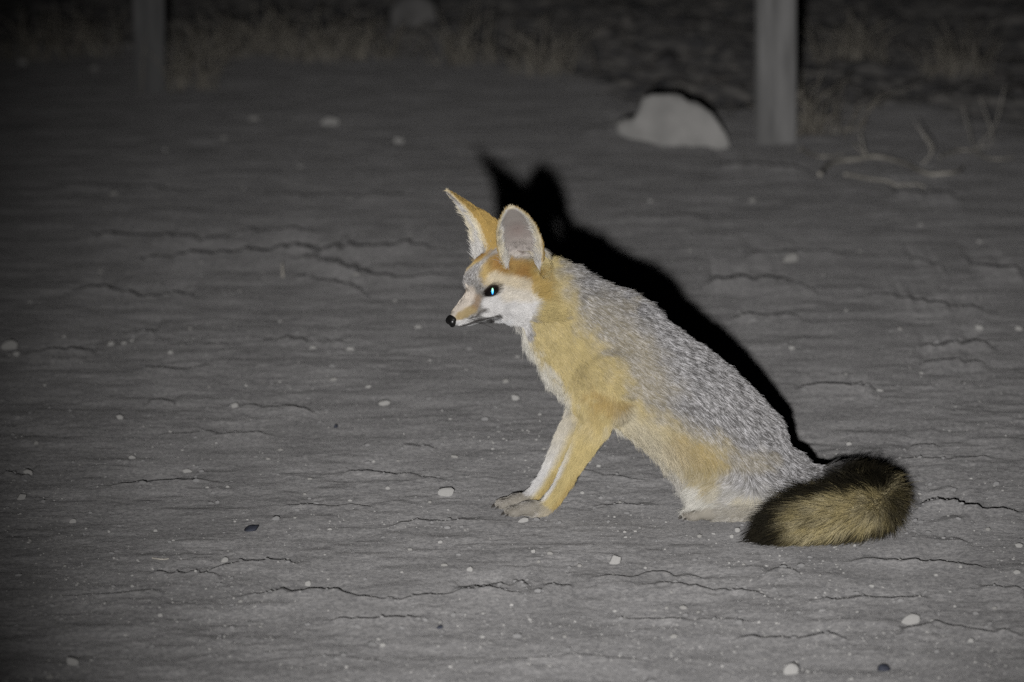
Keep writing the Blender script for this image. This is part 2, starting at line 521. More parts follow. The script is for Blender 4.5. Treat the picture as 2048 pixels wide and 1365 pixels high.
def fuse(V, F, voxel, smooth_it, smooth_f=.5):
    me = mesh_from('tmp', V, F)
    o = bpy.data.objects.new('tmp', me); COL.objects.link(o)
    r = o.modifiers.new('r', 'REMESH'); r.mode = 'VOXEL'; r.voxel_size = voxel; r.adaptivity = 0
    if smooth_it:
        sm = o.modifiers.new('s', 'SMOOTH'); sm.factor = smooth_f; sm.iterations = smooth_it
    bpy.context.view_layer.update()
    dg = bpy.context.evaluated_depsgraph_get()
    out = bpy.data.meshes.new_from_object(o.evaluated_get(dg))
    bpy.data.objects.remove(o); bpy.data.meshes.remove(me)
    return out
def mesh_np(me):
    v = np.empty(len(me.vertices) * 3, np.float32); me.vertices.foreach_get('co', v)
    return v.reshape(-1, 3).astype(float), [list(p.vertices) for p in me.polygons]

m1 = fuse(HV, HF, 0.0030, 9)
BV, BF = mesh_np(m1)
bpy.data.meshes.remove(m1)

# ---- ears: deep cups
EARS = []
def ear(base, tip, open_dir, width, sign):
    """base, tip in head units; open_dir: the way the cup opens (head units)"""
    B = HP(*base); T = HP(*tip)
    up = T - B; ln = np.linalg.norm(up); up /= ln
    O = HM.T @ np.array(open_dir, float); O -= up * (O @ up); O /= np.linalg.norm(O)
    Sd = np.cross(up, O)
    nt, na = 40, 36
    outer = []
    for i in range(nt + 1):
        t = i / nt
        # half width along the ear: a full base, widest at 0.4, a rounded point
        w = width * HS * np.interp(t, [0, .12, .3, .45, .6, .75, .87, .95, 1.0], [.95, 1.0, 1.03, 1.0, .91, .73, .51, .31, .09])
        depth = np.interp(t, [0, .2, .5, .8, 1], [1.15, .95, .66, .42, .25]) * w
        half = np.interp(t, [0, .25, .6, 1], [2.35, 1.95, 1.65, 1.5])
        bend = -O * (0.004 * math.sin(t * math.pi * .9)) + O * 0.006 * t * t
        row = []
        for k in range(na + 1):
            a = (k / na * 2 - 1) * half
            x = math.sin(a) / max(math.sin(min(half, math.pi / 2)), .2)
            y = -(math.cos(a) - math.cos(min(half, 1.7)))
            row.append(B + up * ln * t + bend + Sd * x * w + O * y * depth)
        outer.append(row)
    outer = np.array(outer)
    # thickness: offset along the surface normal
    du = np.gradient(outer, axis=0); dvv = np.gradient(outer, axis=1)
    nr = np.cross(dvv, du); nr /= np.linalg.norm(nr, axis=2)[..., None] + 1e-12
    th = 0.0022
    ina = outer + nr * th; outb = outer - nr * th
    V = np.concatenate([ina.reshape(-1, 3), outb.reshape(-1, 3)])
    R, Cn = nt + 1, na + 1
    off = R * Cn
    id_ = lambda i, k, o=0: o + i * Cn + k
    F = []
    for i in range(nt):
        for k in range(na):
            F.append([id_(i, k), id_(i, k + 1), id_(i + 1, k + 1), id_(i + 1, k)])
            F.append([id_(i, k, off), id_(i + 1, k, off), id_(i + 1, k + 1, off), id_(i, k + 1, off)])
    for i in range(nt):
        F.append([id_(i, 0), id_(i + 1, 0), id_(i + 1, 0, off), id_(i, 0, off)])
        F.append([id_(i, na), id_(i, na, off), id_(i + 1, na, off), id_(i + 1, na)])
    for k in range(na):
        F.append([id_(0, k), id_(0, k, off), id_(0, k + 1, off), id_(0, k + 1)])
        F.append([id_(nt, k), id_(nt, k + 1), id_(nt, k + 1, off), id_(nt, k, off)])
    # which side is the hollow one: its normal looks along O at the back of the cup
    mid = nr[nt // 2, na // 2]
    s_in = 1.0 if mid @ O > 0 else -1.0
    tt = np.repeat(np.linspace(0, 1, R)[:, None], Cn, 1); aa = np.repeat(np.linspace(-1, 1, Cn)[None], R, 0)
    EARS.append(dict(pts=outer.reshape(-1, 3), nin=(nr * s_in).reshape(-1, 3), t=tt.ravel(), a=aa.ravel(), up=up, O=O, Sd=Sd, sign=sign))
    return V.tolist(), F
EV, EF = [], []
for (bs, tp, od, wd, sg_) in [((-21, 30, 20), (0, 62, 118), (.52, .80, .10), 23.5, 1), ((-16, -30, 20), (3, -63, 110), (.93, -.30, .05), 26, -1)]:
    V, F = ear(bs, tp, od, wd, sg_)
    o = len(EV); EV += V; EF += [[i + o for i in f] for f in F]
allV = BV.tolist() + EV; allF = BF + [[i + len(BV) for i in f] for f in EF]
body_me = fuse(allV, allF, 0.0021, 2, .4)
co = np.empty(len(body_me.vertices) * 3, np.float32); body_me.vertices.foreach_get('co', co); co = co.reshape(-1, 3).astype(float)
low = co[:, 2] < 0.0015
co[low, 2] = 0.0015
body_me.vertices.foreach_set('co', co.astype(np.float32).ravel()); body_me.update()

# ---- eye placement from the real surface
bvh = BVHTree.FromPolygons([Vector(v) for v in co], [list(p.vertices) for p in body_me.polygons])
def surf(f, l, u, d):
    """hit the head surface from outside along -d (head units direction)"""
    dw = HM.T @ np.array(d, float); dw /= np.linalg.norm(dw)
    p = HP(f, l, u)
    hit = bvh.ray_cast(Vector(p + dw * .06), Vector(-dw), .12)
    return np.array(hit[0]) if hit[0] is not None else p
EYE_N = np.array([.42, .86, .22])
EYE = [surf(23.5, 20 * s_, 9.0, (EYE_N[0], EYE_N[1] * s_, EYE_N[2])) for s_ in (1, -1)]
EYE_LOC = [head_local(e) for e in EYE]

# ------------------------------------------------------------------ coat colours, painted by place on the animal
GREY_L = lin(200, 198, 199); GREY_M = lin(146, 144, 143); GREY_D = lin(86, 84, 84)
YEL = lin(187, 170, 120); ORANGE = lin(162, 138, 84); CREAM = lin(200, 190, 170); WHITE = lin(200, 198, 196)
BROWN = lin(140, 104, 58); BLACK = lin(11, 10, 10); PALEG = lin(176, 170, 158)

def caps(u, v, a, b_, r, soft):
    a = np.array(a, float); b_ = np.array(b_, float); d = b_ - a
    t = np.clip(((u - a[0]) * d[0] + (v - a[1]) * d[1]) / max(d @ d, 1e-6), 0, 1)
    dist = np.hypot(u - a[0] - t * d[0], v - a[1] - t * d[1])
    return 1 - smooth01((dist - r) / soft)

def lay(col, w, c):
    return col * (1 - w[:, None]) + np.asarray(c) * w[:, None]

SKP = np.array([s_[0] for s_ in SKEL]); SKT = np.array([s_[1] for s_ in SKEL]); SKR = np.array([s_[2] for s_ in SKEL])
SKREG = np.array([s_[3] for s_ in SKEL]); SKt = np.array([s_[4] for s_ in SKEL])

def nearest_skel(P):
    idx = np.empty(len(P), int)
    for i in range(0, len(P), 4000):
        d = np.linalg.norm(P[i:i + 4000, None, :] - SKP[None], axis=2) - SKR[None] * 0.95
        idx[i:i + 4000] = np.argmin(d, axis=1)
    return idx

def membership(P, Nn):
    n = len(P)
    ni = nearest_skel(P)
    # --- ear membership
    ear_d = np.full(n, 1.0); ear_t = np.zeros(n); ear_a = np.zeros(n); ear_in = np.zeros(n); ear_up = np.zeros((n, 3))
    for e in EARS:
        sel = np.where(np.linalg.norm(P - e['pts'].mean(0), axis=1) < .11)[0]
        for i in range(0, len(sel), 3000):
            q = sel[i:i + 3000]
            d = np.linalg.norm(P[q][:, None] - e['pts'][None], axis=2); j = d.argmin(1); dm = d[np.arange(len(q)), j]
            better = dm < ear_d[q]
            qq = q[better]; jj = j[better]
            ear_d[qq] = dm[better]; ear_t[qq] = e['t'][jj]; ear_a[qq] = e['a'][jj]
            ear_in[qq] = np.sum(Nn[qq] * e['nin'][jj], 1); ear_up[qq] = e['up']
    return ni, ear_d, ear_t, ear_a, ear_in, ear_up

def coat(P, Nn, mem):
    """returns colour, grizzle amount, length, lift, flow, region code for points on the body"""
    n = len(P)
    loc = head_local(P)
    ni, ear_d, ear_t, ear_a, ear_in, ear_up, smf = mem
    reg = SKREG[ni].astype(object); t = SKt[ni]
    is_ear = (ear_d < .0042) & ((ear_t > .15) | ((ear_t > .04) & (ear_in > .2)))
    # --- head membership: in front of the plane behind the cheeks
    hd = (loc[:, 0] > -34) & (np.linalg.norm(P - HC, axis=1) < .125) & ~is_ear
    hd &= (loc[:, 0] > -30 - .25 * np.maximum(0, -loc[:, 2] - 20))
    hd &= ~((loc[:, 2] < -38) & (loc[:, 0] < -8))
    head_side = hd.copy()
    # mirrored points -> photo pixels of the near side
    Q = P.copy(); Q[:, 1] = Y0 - np.abs(P[:, 1] - Y0)
    lm = loc.copy(); lm[:, 1] = np.abs(lm[:, 1])
    Qh = HC + (lm @ HM) * HS
    ub, vb = project(Q); uh, vh = project(Qh)
    jit = 7.0
    wob = noise3(P, 90) * 34 + noise3(P + 3, 300) * 10
    ub = ub + wob; vb = vb + noise3(P + 7, 90) * 34 + noise3(P + 11, 300) * 10
    hw = noise3(P + 5, 260) * 5
    uh = uh + hw; vh = vh + noise3(P + 9, 260) * 5
    # ------------- trunk
    col = np.tile(GREY_M, (n, 1)); griz = np.ones(n)
    ln = np.full(n, .0084); lift = np.full(n, .21)
    y = np.zeros(n)
    for a, b_, r, sf, k in [((1078,560),(1128,690),16,92,1), ((1105,660),(1185,790),34,60,1), ((1150,700),(1215,770),26,76,.95),
                            ((1200,790),(1235,830),38,34,1), ((1245,835),(1330,880),14,62,.95), ((1330,885),(1415,922),12,74,.9),
                            ((1400,940),(1425,975),22,22,.8), ((1492,1015),(1500,1022),18,20,.85), ((1255,690),(1300,780),20,70,.5), ((1200,620),(1260,700),20,60,.45), ((1245,600),(1262,610),6,16,.5),
                            ((1440,930),(1530,925),12,26,.45), ((1085,520),(1090,560),14,14,1)]:
        y = np.maximum(y, caps(ub, vb, a, b_, r, sf) * k)
    yel = YEL * 0.96
    col = lay(col, y, yel); griz *= (1 - .92 * y)
    o_ = np.zeros(n)
    for a, b_, r, sf, k in [((1185,792),(1240,815),7,20,.9), ((1200,800),(1190,850),8,22,.55), ((1085,560),(1085,610),8,18,.7), ((1345,890),(1420,918),8,26,.4)]:  # tan patches, with the shading of the elbow crease painted in
        o_ = np.maximum(o_, caps(ub, vb, a, b_, r, sf) * k)
    col = lay(col, o_, ORANGE)
    p = np.zeros(n)
    for a, b_, r, sf, k in [((985,655),(1035,680),18,14,1), ((1030,668),(1085,742),7,18,.9), ((1085,742),(1135,800),5,18,.85), ((1228,868),(1300,930),7,20,.85),
                            ((1300,930),(1352,985),10,24,.9), ((1380,985),(1440,1040),22,18,1), ((1450,990),(1540,1000),16,26,.6)]:
        p = np.maximum(p, caps(ub, vb, a, b_, r, sf) * k)
    belly = smooth01((-Nn[:, 2] - .15) / .5) * (P[:, 2] < .16) * 0.5 * smooth01((ub - 1225) / 25)
    p = np.maximum(p, belly)
    col = lay(col, p, lin(196, 193, 184)); griz *= (1 - .95 * p)
    # darker, bluer saddle along the spine
    spine = smooth01((Nn[:, 2] - .1) / .7) * griz
    col = lay(col, spine * .35, GREY_D)
    belly_len = np.maximum(p, caps(ub, vb, (1290,900), (1430,1030), 40, 30) * .9)
    ln = ln + .010 * belly_len
    lift = lift + .12 * belly_len
    nape = caps(ub, vb, (1110,505), (1300,590), 26, 20)
    ln = ln + .005 * nape; lift = lift + .12 * nape
    neck = caps(ub, vb, (1080,560), (1170,760), 50, 30)
    ln = ln - .001 * neck
    flow = smf[:, :3] / (np.linalg.norm(smf[:, :3], axis=1)[:, None] + 1e-6)
    # ------------- legs
    legn = reg == 'leg_near'; legf = reg == 'leg_far'
    inner = np.where(legn, Nn[:, 1], -Nn[:, 1])
    legs = (legn | legf) & (t > .22)
    wl = np.clip(smf[:, 3], 0, 1) * ~((reg == 'tail') | (reg == 'thigh'))
    lc = np.tile(YEL * .95, (n, 1))
    back_o = smooth01((Nn[:, 0] - .1) / .6) * .55
    tq = np.where(legn | legf, t, 0.0)
    lc = lay(lc, back_o * smooth01((tq - .35) / .3), ORANGE)
    wht = np.maximum(smooth01((-Nn[:, 0] - .42) / .5), smooth01((inner - .30) / .4))
    wht = np.where(legf, smooth01((-Nn[:, 0] + .35) / .7), wht)
    lc = lay(lc, wht * np.where(legf, .35 + .65 * smooth01(tq / .6), smooth01((tq - .22) / .35)), WHITE * .98)
    col = col * (1 - wl[:, None]) + lc * wl[:, None]; griz = griz * (1 - wl)
    ln = ln * (1 - wl) + .0075 * wl; lift = lift * (1 - wl) + .22 * wl
    pw = (reg == 'paw') | (reg == 'hind_foot')
    low = smooth01((.030 - P[:, 2]) / .014) * (pw | ((legn | legf) & (t > .8)))
    col = lay(col, low * .8, lin(158, 151, 138)); griz[pw] = .25; ln[pw] = .0026; lift[pw] = .18
    hf = reg == 'hind_foot'; ln[hf] = .010; lift[hf] = .35; col[hf] = .5 * col[hf] + .5 * lin(176, 171, 158)
    hl_ = reg == 'hind_leg'
    ln[hl_] = .013; griz[hl_] *= .4
    # ------------- tail
    tl = (reg == 'tail') & (t > .06)
    tw = smooth01((t + noise3(P + 8, 80) * .06 - .04) / .16) * (reg == 'tail')
    ang_up = Nn[:, 2]
    facing = -Nn[:, 1]
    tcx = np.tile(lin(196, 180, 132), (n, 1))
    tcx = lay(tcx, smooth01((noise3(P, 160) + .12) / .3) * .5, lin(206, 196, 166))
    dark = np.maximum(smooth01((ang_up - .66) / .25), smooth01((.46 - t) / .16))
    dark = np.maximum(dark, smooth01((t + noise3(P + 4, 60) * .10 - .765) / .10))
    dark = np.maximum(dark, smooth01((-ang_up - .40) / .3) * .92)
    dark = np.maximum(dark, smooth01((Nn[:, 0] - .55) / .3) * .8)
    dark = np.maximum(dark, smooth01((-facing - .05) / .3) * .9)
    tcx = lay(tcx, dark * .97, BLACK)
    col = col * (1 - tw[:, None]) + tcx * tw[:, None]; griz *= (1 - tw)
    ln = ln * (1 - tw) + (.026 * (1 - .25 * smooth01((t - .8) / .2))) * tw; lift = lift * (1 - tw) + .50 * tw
    # ------------- head
    h = np.where(hd)[0]
    u, v = uh[h], vh[h]
    hc = np.tile(lin(152, 148, 142), (len(h), 1)); hg = np.full(len(h), .65)
    def L_(c, a, b_, r, sf, k=1.0, g=0.0):
        nonlocal hc, hg
        w = caps(u, v, a, b_, r, sf) * k
        hc = lay(hc, w, c); hg = hg * (1 - w) + g * w
    L_(YEL * .9, (1080, 520), (1095, 620), 26, 18)
    L_(lin(184, 160, 108), (985, 550), (1060, 560), 20, 16)
    L_(lin(152, 124, 76), (990, 532), (1060, 552), 12, 16)
    L_(BROWN, (992, 530), (1004, 534), 4, 14, .7)
    L_(BROWN, (1036, 549), (1060, 552), 4, 14, .7)
    L_(lin(192, 184, 176), (1024, 498), (1050, 502), 15, 8)
    L_(lin(84, 62, 58), (1033, 498), (1035, 508), 2, 5, .9)
    L_(ORANGE, (1066, 548), (1084, 590), 8, 14, .9)
    L_(lin(190, 180, 160), (985, 562), (1040, 578), 9, 12, .85)
    L_(WHITE, (1000, 603), (1046, 612), 20, 14)
    L_(WHITE, (988, 635), (1038, 644), 15, 14)
    L_(WHITE, (975, 608), (990, 620), 9, 9)
    L_(lin(196, 184, 160), (1010, 590), (1052, 592), 8, 14, .5)
    L_(lin(200, 190, 178), (938, 588), (909, 633), 10, 9)
    L_(lin(160, 140, 98), (920, 634), (944, 620), 5, 8, .9)
    L_(lin(140, 112, 80), (955, 596), (950, 612), 3, 8, .7)
    L_(lin(60, 55, 52), (955, 634), (970, 626), 3, 7, .9)
    L_(WHITE * 1.08, (908, 652), (957, 644), 7, 4)
    L_(WHITE, (960, 638), (992, 622), 5, 5)
    jaw = smooth01((-loc[h, 2] - 21.5) / 2.5) * (loc[h, 0] > 20)
    hc = lay(hc, jaw * .92, lin(42, 38, 36)); hg *= 1 - jaw
    under = smooth01((-loc[h, 2] - 25.5) / 3) * (loc[h, 0] > 14)
    hc = lay(hc, under, lin(190, 190, 190))
    L_(lin(24, 20, 18), (942, 657), (978, 643), 3.0, 4, .85)
    L_(lin(30, 26, 24), (978, 643), (1000, 631), 1.0, 4, .8)
    # dark lids
    e0 = EYE_LOC[0]
    de = lm[h] - e0
    ex = de @ np.array([.78, -.42, -.42]); ez = de[:, 2] * .88 + de[:, 0] * .42
    er = np.hypot(ex / 9.6, ez / 5.6)
    hc = lay(hc, 1 - smooth01((er - 1.0) / .28), lin(26, 18, 14)); hg *= smooth01((er - 1) / .3)
    col[h] = hc; griz[h] = hg
    hl2 = np.interp(loc[h, 0], [-30, -5, 20, 45, 70], [.0125, .0085, .0055, .0030, .0020])
    ln[h] = hl2; lift[h] = .22
    nose = HP(82, 0, -14)
    fh = P[h] - nose; fh /= np.linalg.norm(fh, axis=1)[:, None]
    flow[h] = fh
    # ------------- ears
    e = np.where(is_ear)[0]
    inn = smooth01((ear_in[e] + .1) / .4)
    rim = np.maximum(smooth01((np.abs(ear_a[e]) - .90) / .07), smooth01((ear_t[e] - .95) / .04))
    rim = rim * smooth01((ear_t[e] - .08) / .22)
    oc = np.tile(lin(172, 144, 86), (len(e), 1))
    oc = lay(oc, smooth01((ear_t[e] - .5) / .5) * .5, lin(140, 116, 70))
    icol = np.tile(lin(186, 178, 172), (len(e), 1))
    icol = lay(icol, (1 - smooth01(np.abs(ear_a[e]) / .55)) * (1 - smooth01(np.abs(ear_t[e] - .45) / .3)) * .6, lin(168, 148, 142))
    icol = lay(icol, smooth01((np.abs(ear_a[e]) - .45) / .3) * .8, lin(214, 212, 208))
    ec = oc * (1 - inn[:, None]) + icol * inn[:, None]
    ec = lay(ec, rim * .8, lin(212, 202, 176))
    col[e] = ec; griz[e] = 0
    ln[e] = .0022 + .0022 * (1 - inn) + .005 * inn * smooth01((np.abs(ear_a[e]) - .6) / .3) * (1 - smooth01((ear_t[e] - .6) / .3)); lift[e] = .16
    ln[e] += .005 * inn * (1 - smooth01((ear_t[e] - .12) / .2))
    edge_in = inn * smooth01((np.abs(ear_a[e]) - .45) / .3) * (1 - smooth01((ear_t[e] - .55) / .25))
    ln[e] += .0035 * edge_in; lift[e] += .14 * edge_in
    flow[e] = ear_up[e]
    code = np.zeros(n, int)                     # 0 trunk 1 head 2 leg 3 tail 4 ear
    code[((wl > .5) & (t > .2)) | pw | hf] = 2
    code[tl] = 3
    code[h] = 1
    code[e] = 4
    return col, griz, ln, lift, flow, code, er_full(n, h, er), loc, inner_of(n, e, inn)

def er_full(n, h, er):
    a = np.full(n, 9.0); a[h] = er; return a
def inner_of(n, e, inn):
    a = np.zeros(n); a[e] = inn; return a

# body skin colours
vn = np.empty(len(co) * 3, np.float32); body_me.vertices.foreach_get('normal', vn); vn = vn.reshape(-1, 3).astype(float)
MEM = membership(co, vn)
_ed = np.empty(len(body_me.edges) * 2, np.int32); body_me.edges.foreach_get('vertices', _ed); _ed = _ed.reshape(-1, 2)
_dg = np.bincount(_ed.ravel(), minlength=len(co)) + 1.0
_lw = np.isin(SKREG[MEM[0]], ['leg_near', 'leg_far']) * smooth01((SKt[MEM[0]] - .02) / .25)
_fl = np.concatenate([SKT[MEM[0]], _lw[:, None]], 1)
for _ in range(45):
    _fl = np.stack([(_fl[:, k] + np.bincount(_ed[:, 0], _fl[_ed[:, 1], k], len(co)) + np.bincount(_ed[:, 1], _fl[_ed[:, 0], k], len(co))) / _dg for k in range(4)], 1)
MEM = (*MEM, _fl)
bcol, bg_, *_rest = coat(co, vn, MEM)
set_color(body_me, 'coat', bcol * (.66 - .25 * bg_)[:, None])
body_me.polygons.foreach_set('use_smooth', np.ones(len(body_me.polygons), bool))

mbody, N, L, b = new_mat('fox_skin', rough=.8, spec=.1)
a_ = N.new('ShaderNodeAttribute'); a_.attribute_name = 'coat'; L.new(a_.outputs['Color'], b.inputs['Base Color'])
mfur, N, L, b = new_mat('fox_fur', rough=.6, spec=.07)
a_ = N.new('ShaderNodeAttribute'); a_.attribute_name = 'fur_color'; L.new(a_.outputs['Color'], b.inputs['Base Color'])

fox = bpy.data.objects.new('kit_fox', None)
COL.objects.link(fox)
fox.location = (float(at_Y(1300, 1022, Y0)[0]), Y0, 0.0)
tag(fox, 'sitting tan and grey fox with large upright ears and black-tipped bushy tail', 'fox')
bpy.context.view_layer.update()
INV = np.array(fox.location)
def fox_part(name, me, mat):
    me.transform(Matrix.Translation(-fox.location))
    return link_mesh(name, me, mat, fox)

# ------------------------------------------------------------------ fur
body_me.calc_loop_triangles()
tri = np.empty(len(body_me.loop_triangles) * 3, np.int32); body_me.loop_triangles.foreach_get('vertices', tri); tri = tri.reshape(-1, 3)
pa, pb, pc = co[tri[:, 0]], co[tri[:, 1]], co[tri[:, 2]]
area = np.linalg.norm(np.cross(pb - pa, pc - pa), axis=1) / 2
cen = (pa + pb + pc) / 3
dens = np.ones(len(tri))
hdist = np.linalg.norm(cen - HC, axis=1)
dens[hdist < .10] = 4.0
dens[(cen[:, 2] < .20) & (cen[:, 0] < .13)] = 2.6
prob = area * dens; prob /= prob.sum()
NH = 520000
ti = rng.choice(len(tri), NH, p=prob)
r1_, r2_ = rng.random(NH), rng.random(NH); sq = np.sqrt(r1_)
w0, w1, w2 = 1 - sq, sq * (1 - r2_), sq * r2_
P = pa[ti] * w0[:, None] + pb[ti] * w1[:, None] + pc[ti] * w2[:, None]
Nn = vn[tri[ti, 0]] * w0[:, None] + vn[tri[ti, 1]] * w1[:, None] + vn[tri[ti, 2]] * w2[:, None]
Nn /= np.linalg.norm(Nn, axis=1)[:, None] + 1e-12
near_v = np.choose(np.argmax(np.stack([w0, w1, w2]), 0), [tri[ti, 0], tri[ti, 1], tri[ti, 2]])
col, griz, ln, lift, flow, code, er, loc, inn = coat(P, Nn, [x[near_v] for x in MEM])
keep = (er > 1.02) & ~((loc[:, 0] > 67.5) & (np.abs(loc[:, 1]) < 14)) & (P[:, 2] > .003)
P, Nn, col, griz, ln, lift, flow, code, inn = [x[keep] for x in (P, Nn, col, griz, ln, lift, flow, code, inn)]
n = len(P)
flow = flow - Nn * np.sum(flow * Nn, 1)[:, None]
fl = np.linalg.norm(flow, axis=1)[:, None]; flow = flow / np.maximum(fl, .15)
# grizzled strands: clumped light and dark
clump = noise3(P, 560) * .95 + noise3(P + 5, 260) * .25 + rng.normal(0, .20, n)
gcol = np.where((clump > .16)[:, None], GREY_L, np.where((clump < -.14)[:, None], GREY_D, GREY_M))
keepmix = griz[:, None]
gcol = gcol * (.55 + .45 * (col.mean(1) / GREY_M.mean())[:, None])
colr = col * (1 - keepmix) + gcol * keepmix
colr = .95 * colr * np.exp(rng.normal(0, .13, n))[:, None] * (1 + noise3(P + 2, 120) * .25)[:, None]
ln = np.where(code == 3, ln * rng.uniform(.6, 1.3, n), ln)
colr[(code == 3) & (rng.random(n) < .20)] *= .22
ln = ln * np.clip(rng.normal(1, .22, n), .45, 1.7)
tuft = noise3(P + 13, 120)
ln = ln * (1 + .35 * tuft)
rnd = rng.normal(0, 1, (n, 3)); cl = np.stack([noise3(P + k * 17 + 1, 170) for k in range(3)], -1)
K = 5
pts = np.empty((n, K, 3)); pcol = np.empty((n, K, 3)); prad = np.empty((n, K))
pos = P - Nn * .0006
for k in range(K):
    pts[:, k] = pos
    s_ = k / (K - 1)
    lf = lift * (1.25 - .75 * s_)
    d = flow * (1 - lf)[:, None] + Nn * lf[:, None] + rnd * .09 + cl * .34 + np.array([0, 0, -.10]) * s_
    d /= np.linalg.norm(d, axis=1)[:, None]
    pos = pos + d * (ln / (K - 1))[:, None]
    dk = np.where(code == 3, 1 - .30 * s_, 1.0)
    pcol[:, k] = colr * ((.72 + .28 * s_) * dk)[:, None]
    prad[:, k] = 1 - .80 * s_ ** 1.5
pts[:, :, 2] = np.maximum(pts[:, :, 2], .0012)
base_r = np.choose(code, [.00023, .00018, .00021, .00030, .00018]) * 1.0
prad *= base_r[:, None]
for ci, nm in [(0, 'coat'), (1, 'head_fur'), (2, 'leg_fur'), (3, 'tail_fur'), (4, 'ear_fur')]:
    q = np.where(code == ci)[0]
    hc_ = bpy.data.hair_curves.new(nm)
    hc_.add_curves([K] * len(q))
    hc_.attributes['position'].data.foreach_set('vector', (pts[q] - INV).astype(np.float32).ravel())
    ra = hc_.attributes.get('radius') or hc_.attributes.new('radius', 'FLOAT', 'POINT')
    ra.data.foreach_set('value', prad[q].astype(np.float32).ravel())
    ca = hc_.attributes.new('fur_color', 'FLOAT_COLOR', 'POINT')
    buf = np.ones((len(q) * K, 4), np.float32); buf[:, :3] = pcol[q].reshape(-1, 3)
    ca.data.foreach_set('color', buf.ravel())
    hc_.materials.append(mfur)
    o = bpy.data.objects.new(nm, hc_); COL.objects.link(o); o.parent = fox
fox_part('body', body_me, mbody)

# ------------------------------------------------------------------ eyes, nose, claws, whiskers
meye, N, L, b = new_mat('fox_eye', rough=.06, spec=.5, color=(.006, .005, .005))
mpup, N, L, b = new_mat('fox_eyeshine', rough=.40, spec=.5, color=(.25, .8, 1.0))
b.inputs['Metallic'].default_value = 1.0
tcn = N.new('ShaderNodeTexCoord'); sx = N.new('ShaderNodeSeparateXYZ'); L.new(tcn.outputs['Generated'], sx.inputs[0])
rp = N.new('ShaderNodeValToRGB'); rp.color_ramp.elements[0].position = .1; rp.color_ramp.elements[0].color = (.010, .07, .30, 1)
rp.color_ramp.elements[1].position = .85; rp.color_ramp.elements[1].color = (.16, .34, .20, 1)
el = rp.color_ramp.elements.new(.5); el.color = (.03, .20, .30, 1)
L.new(sx.outputs['Z'], rp.inputs['Fac']); L.new(rp.outputs['Color'], b.inputs['Base Color'])
for i, s_ in enumerate((1, -1)):
    nrm = HM.T @ np.array([EYE_N[0], EYE_N[1] * s_, EYE_N[2]]); nrm /= np.linalg.norm(nrm)
    ax = HM.T @ np.array([.80, -.46 * s_, -.42]); ax -= nrm * (ax @ nrm); ax /= np.linalg.norm(ax)
    az = np.cross(nrm, ax)
    if az[2] < 0: az = -az
    ctr = EYE[i] - nrm * .0022
    V = []; F = []
    n1, n2 = 14, 28
    V, F = ball(np.zeros(3), [ax * .0102, nrm * .0050, az * .0060], n1=n1, n2=n2)
    V = np.array(V)
    e1 = V @ ax / .0102
    V = V - np.outer(np.sign(V @ az) * np.abs(V @ az) * np.clip(np.abs(e1), 0, 1) ** 2 * .35, az)   # almond corners
    me = mesh_from('eye', V + ctr, F)
    eo = fox_part('eye', me, meye)
    # pupil: small upright metal facet added on the eye front, tinted to give the eyeshine
    pcn = ctr + nrm * .0056 - ax * .0012
    aim = (np.array([-.05, 0, 1.06]) - pcn); aim /= np.linalg.norm(aim)
    if s_ < 0: aim = nrm
    ux = np.cross(np.array([0, 0, 1.0]), aim); ux /= np.linalg.norm(ux); uz = np.cross(aim, ux)
    V, F = ball(np.zeros(3), [ux * .0021, uz * .0052, aim * .0005], n1=8, n2=16)
    pm = mesh_from('pupil', np.array(V) + pcn, F)
    pm.transform(Matrix.Translation(-fox.location))
    po = link_mesh('pupil', pm, mpup, eo)

mnose, N, L, b = new_mat('fox_nose', rough=.35, spec=.45, color=(.008, .0075, .0075))
NV, NF = [], []
def nadd(V, F):
    o = len(NV); NV.extend(V); NF.extend([[i + o for i in f] for f in F])
def hb(f, l, u, rf, rl, ru):
    return ball(HP(f, l, u), [HFv * rf * HS, HLv * rl * HS, HUv * ru * HS], n1=10, n2=16)
nadd(*hb(70.5, 0, -13.2, 5.2, 7.6, 4.6)); nadd(*hb(72.5, 3.7, -15.6, 4.2, 4.2, 4.6)); nadd(*hb(72.5, -3.7, -15.6, 4.2, 4.2, 4.6)); nadd(*hb(71.2, 0, -19.4, 3.8, 3.4, 4.2))
nme = fuse(NV, NF, .0009, 4)
nme.polygons.foreach_set('use_smooth', np.ones(len(nme.polygons), bool))
fox_part('nose', nme, mnose)

mclaw, *_ = new_mat('fox_claw', rough=.5, spec=.3, color=(.05, .045, .04))
for cpt, cd in CLAWS:
    cd = np.array(cd) / np.linalg.norm(cd)
    sd = np.cross([0, 0, 1.0], cd); V = []; F = []
    seg = 6
    for i in range(5):
        t = i / 4; c_ = cpt + cd * .0050 * t + np.array([0, 0, -1]) * .0035 * t * t
        c_[2] = max(c_[2], .002)
        r = .0013 * (1 - t) + .00015
        for k in range(seg):
            th = 2 * math.pi * k / seg
            V.append(c_ + sd * r * math.cos(th) + np.array([0, 0, 1.0]) * r * 1.3 * math.sin(th))
    for i in range(4):
        for k in range(seg):
            F.append([i * seg + k, i * seg + (k + 1) % seg, (i + 1) * seg + (k + 1) % seg, (i + 1) * seg + k])
    F.append(list(range(seg))); F.append(list(range(4 * seg, 5 * seg)))
    fox_part('claw', mesh_from('claw', V, F), mclaw)

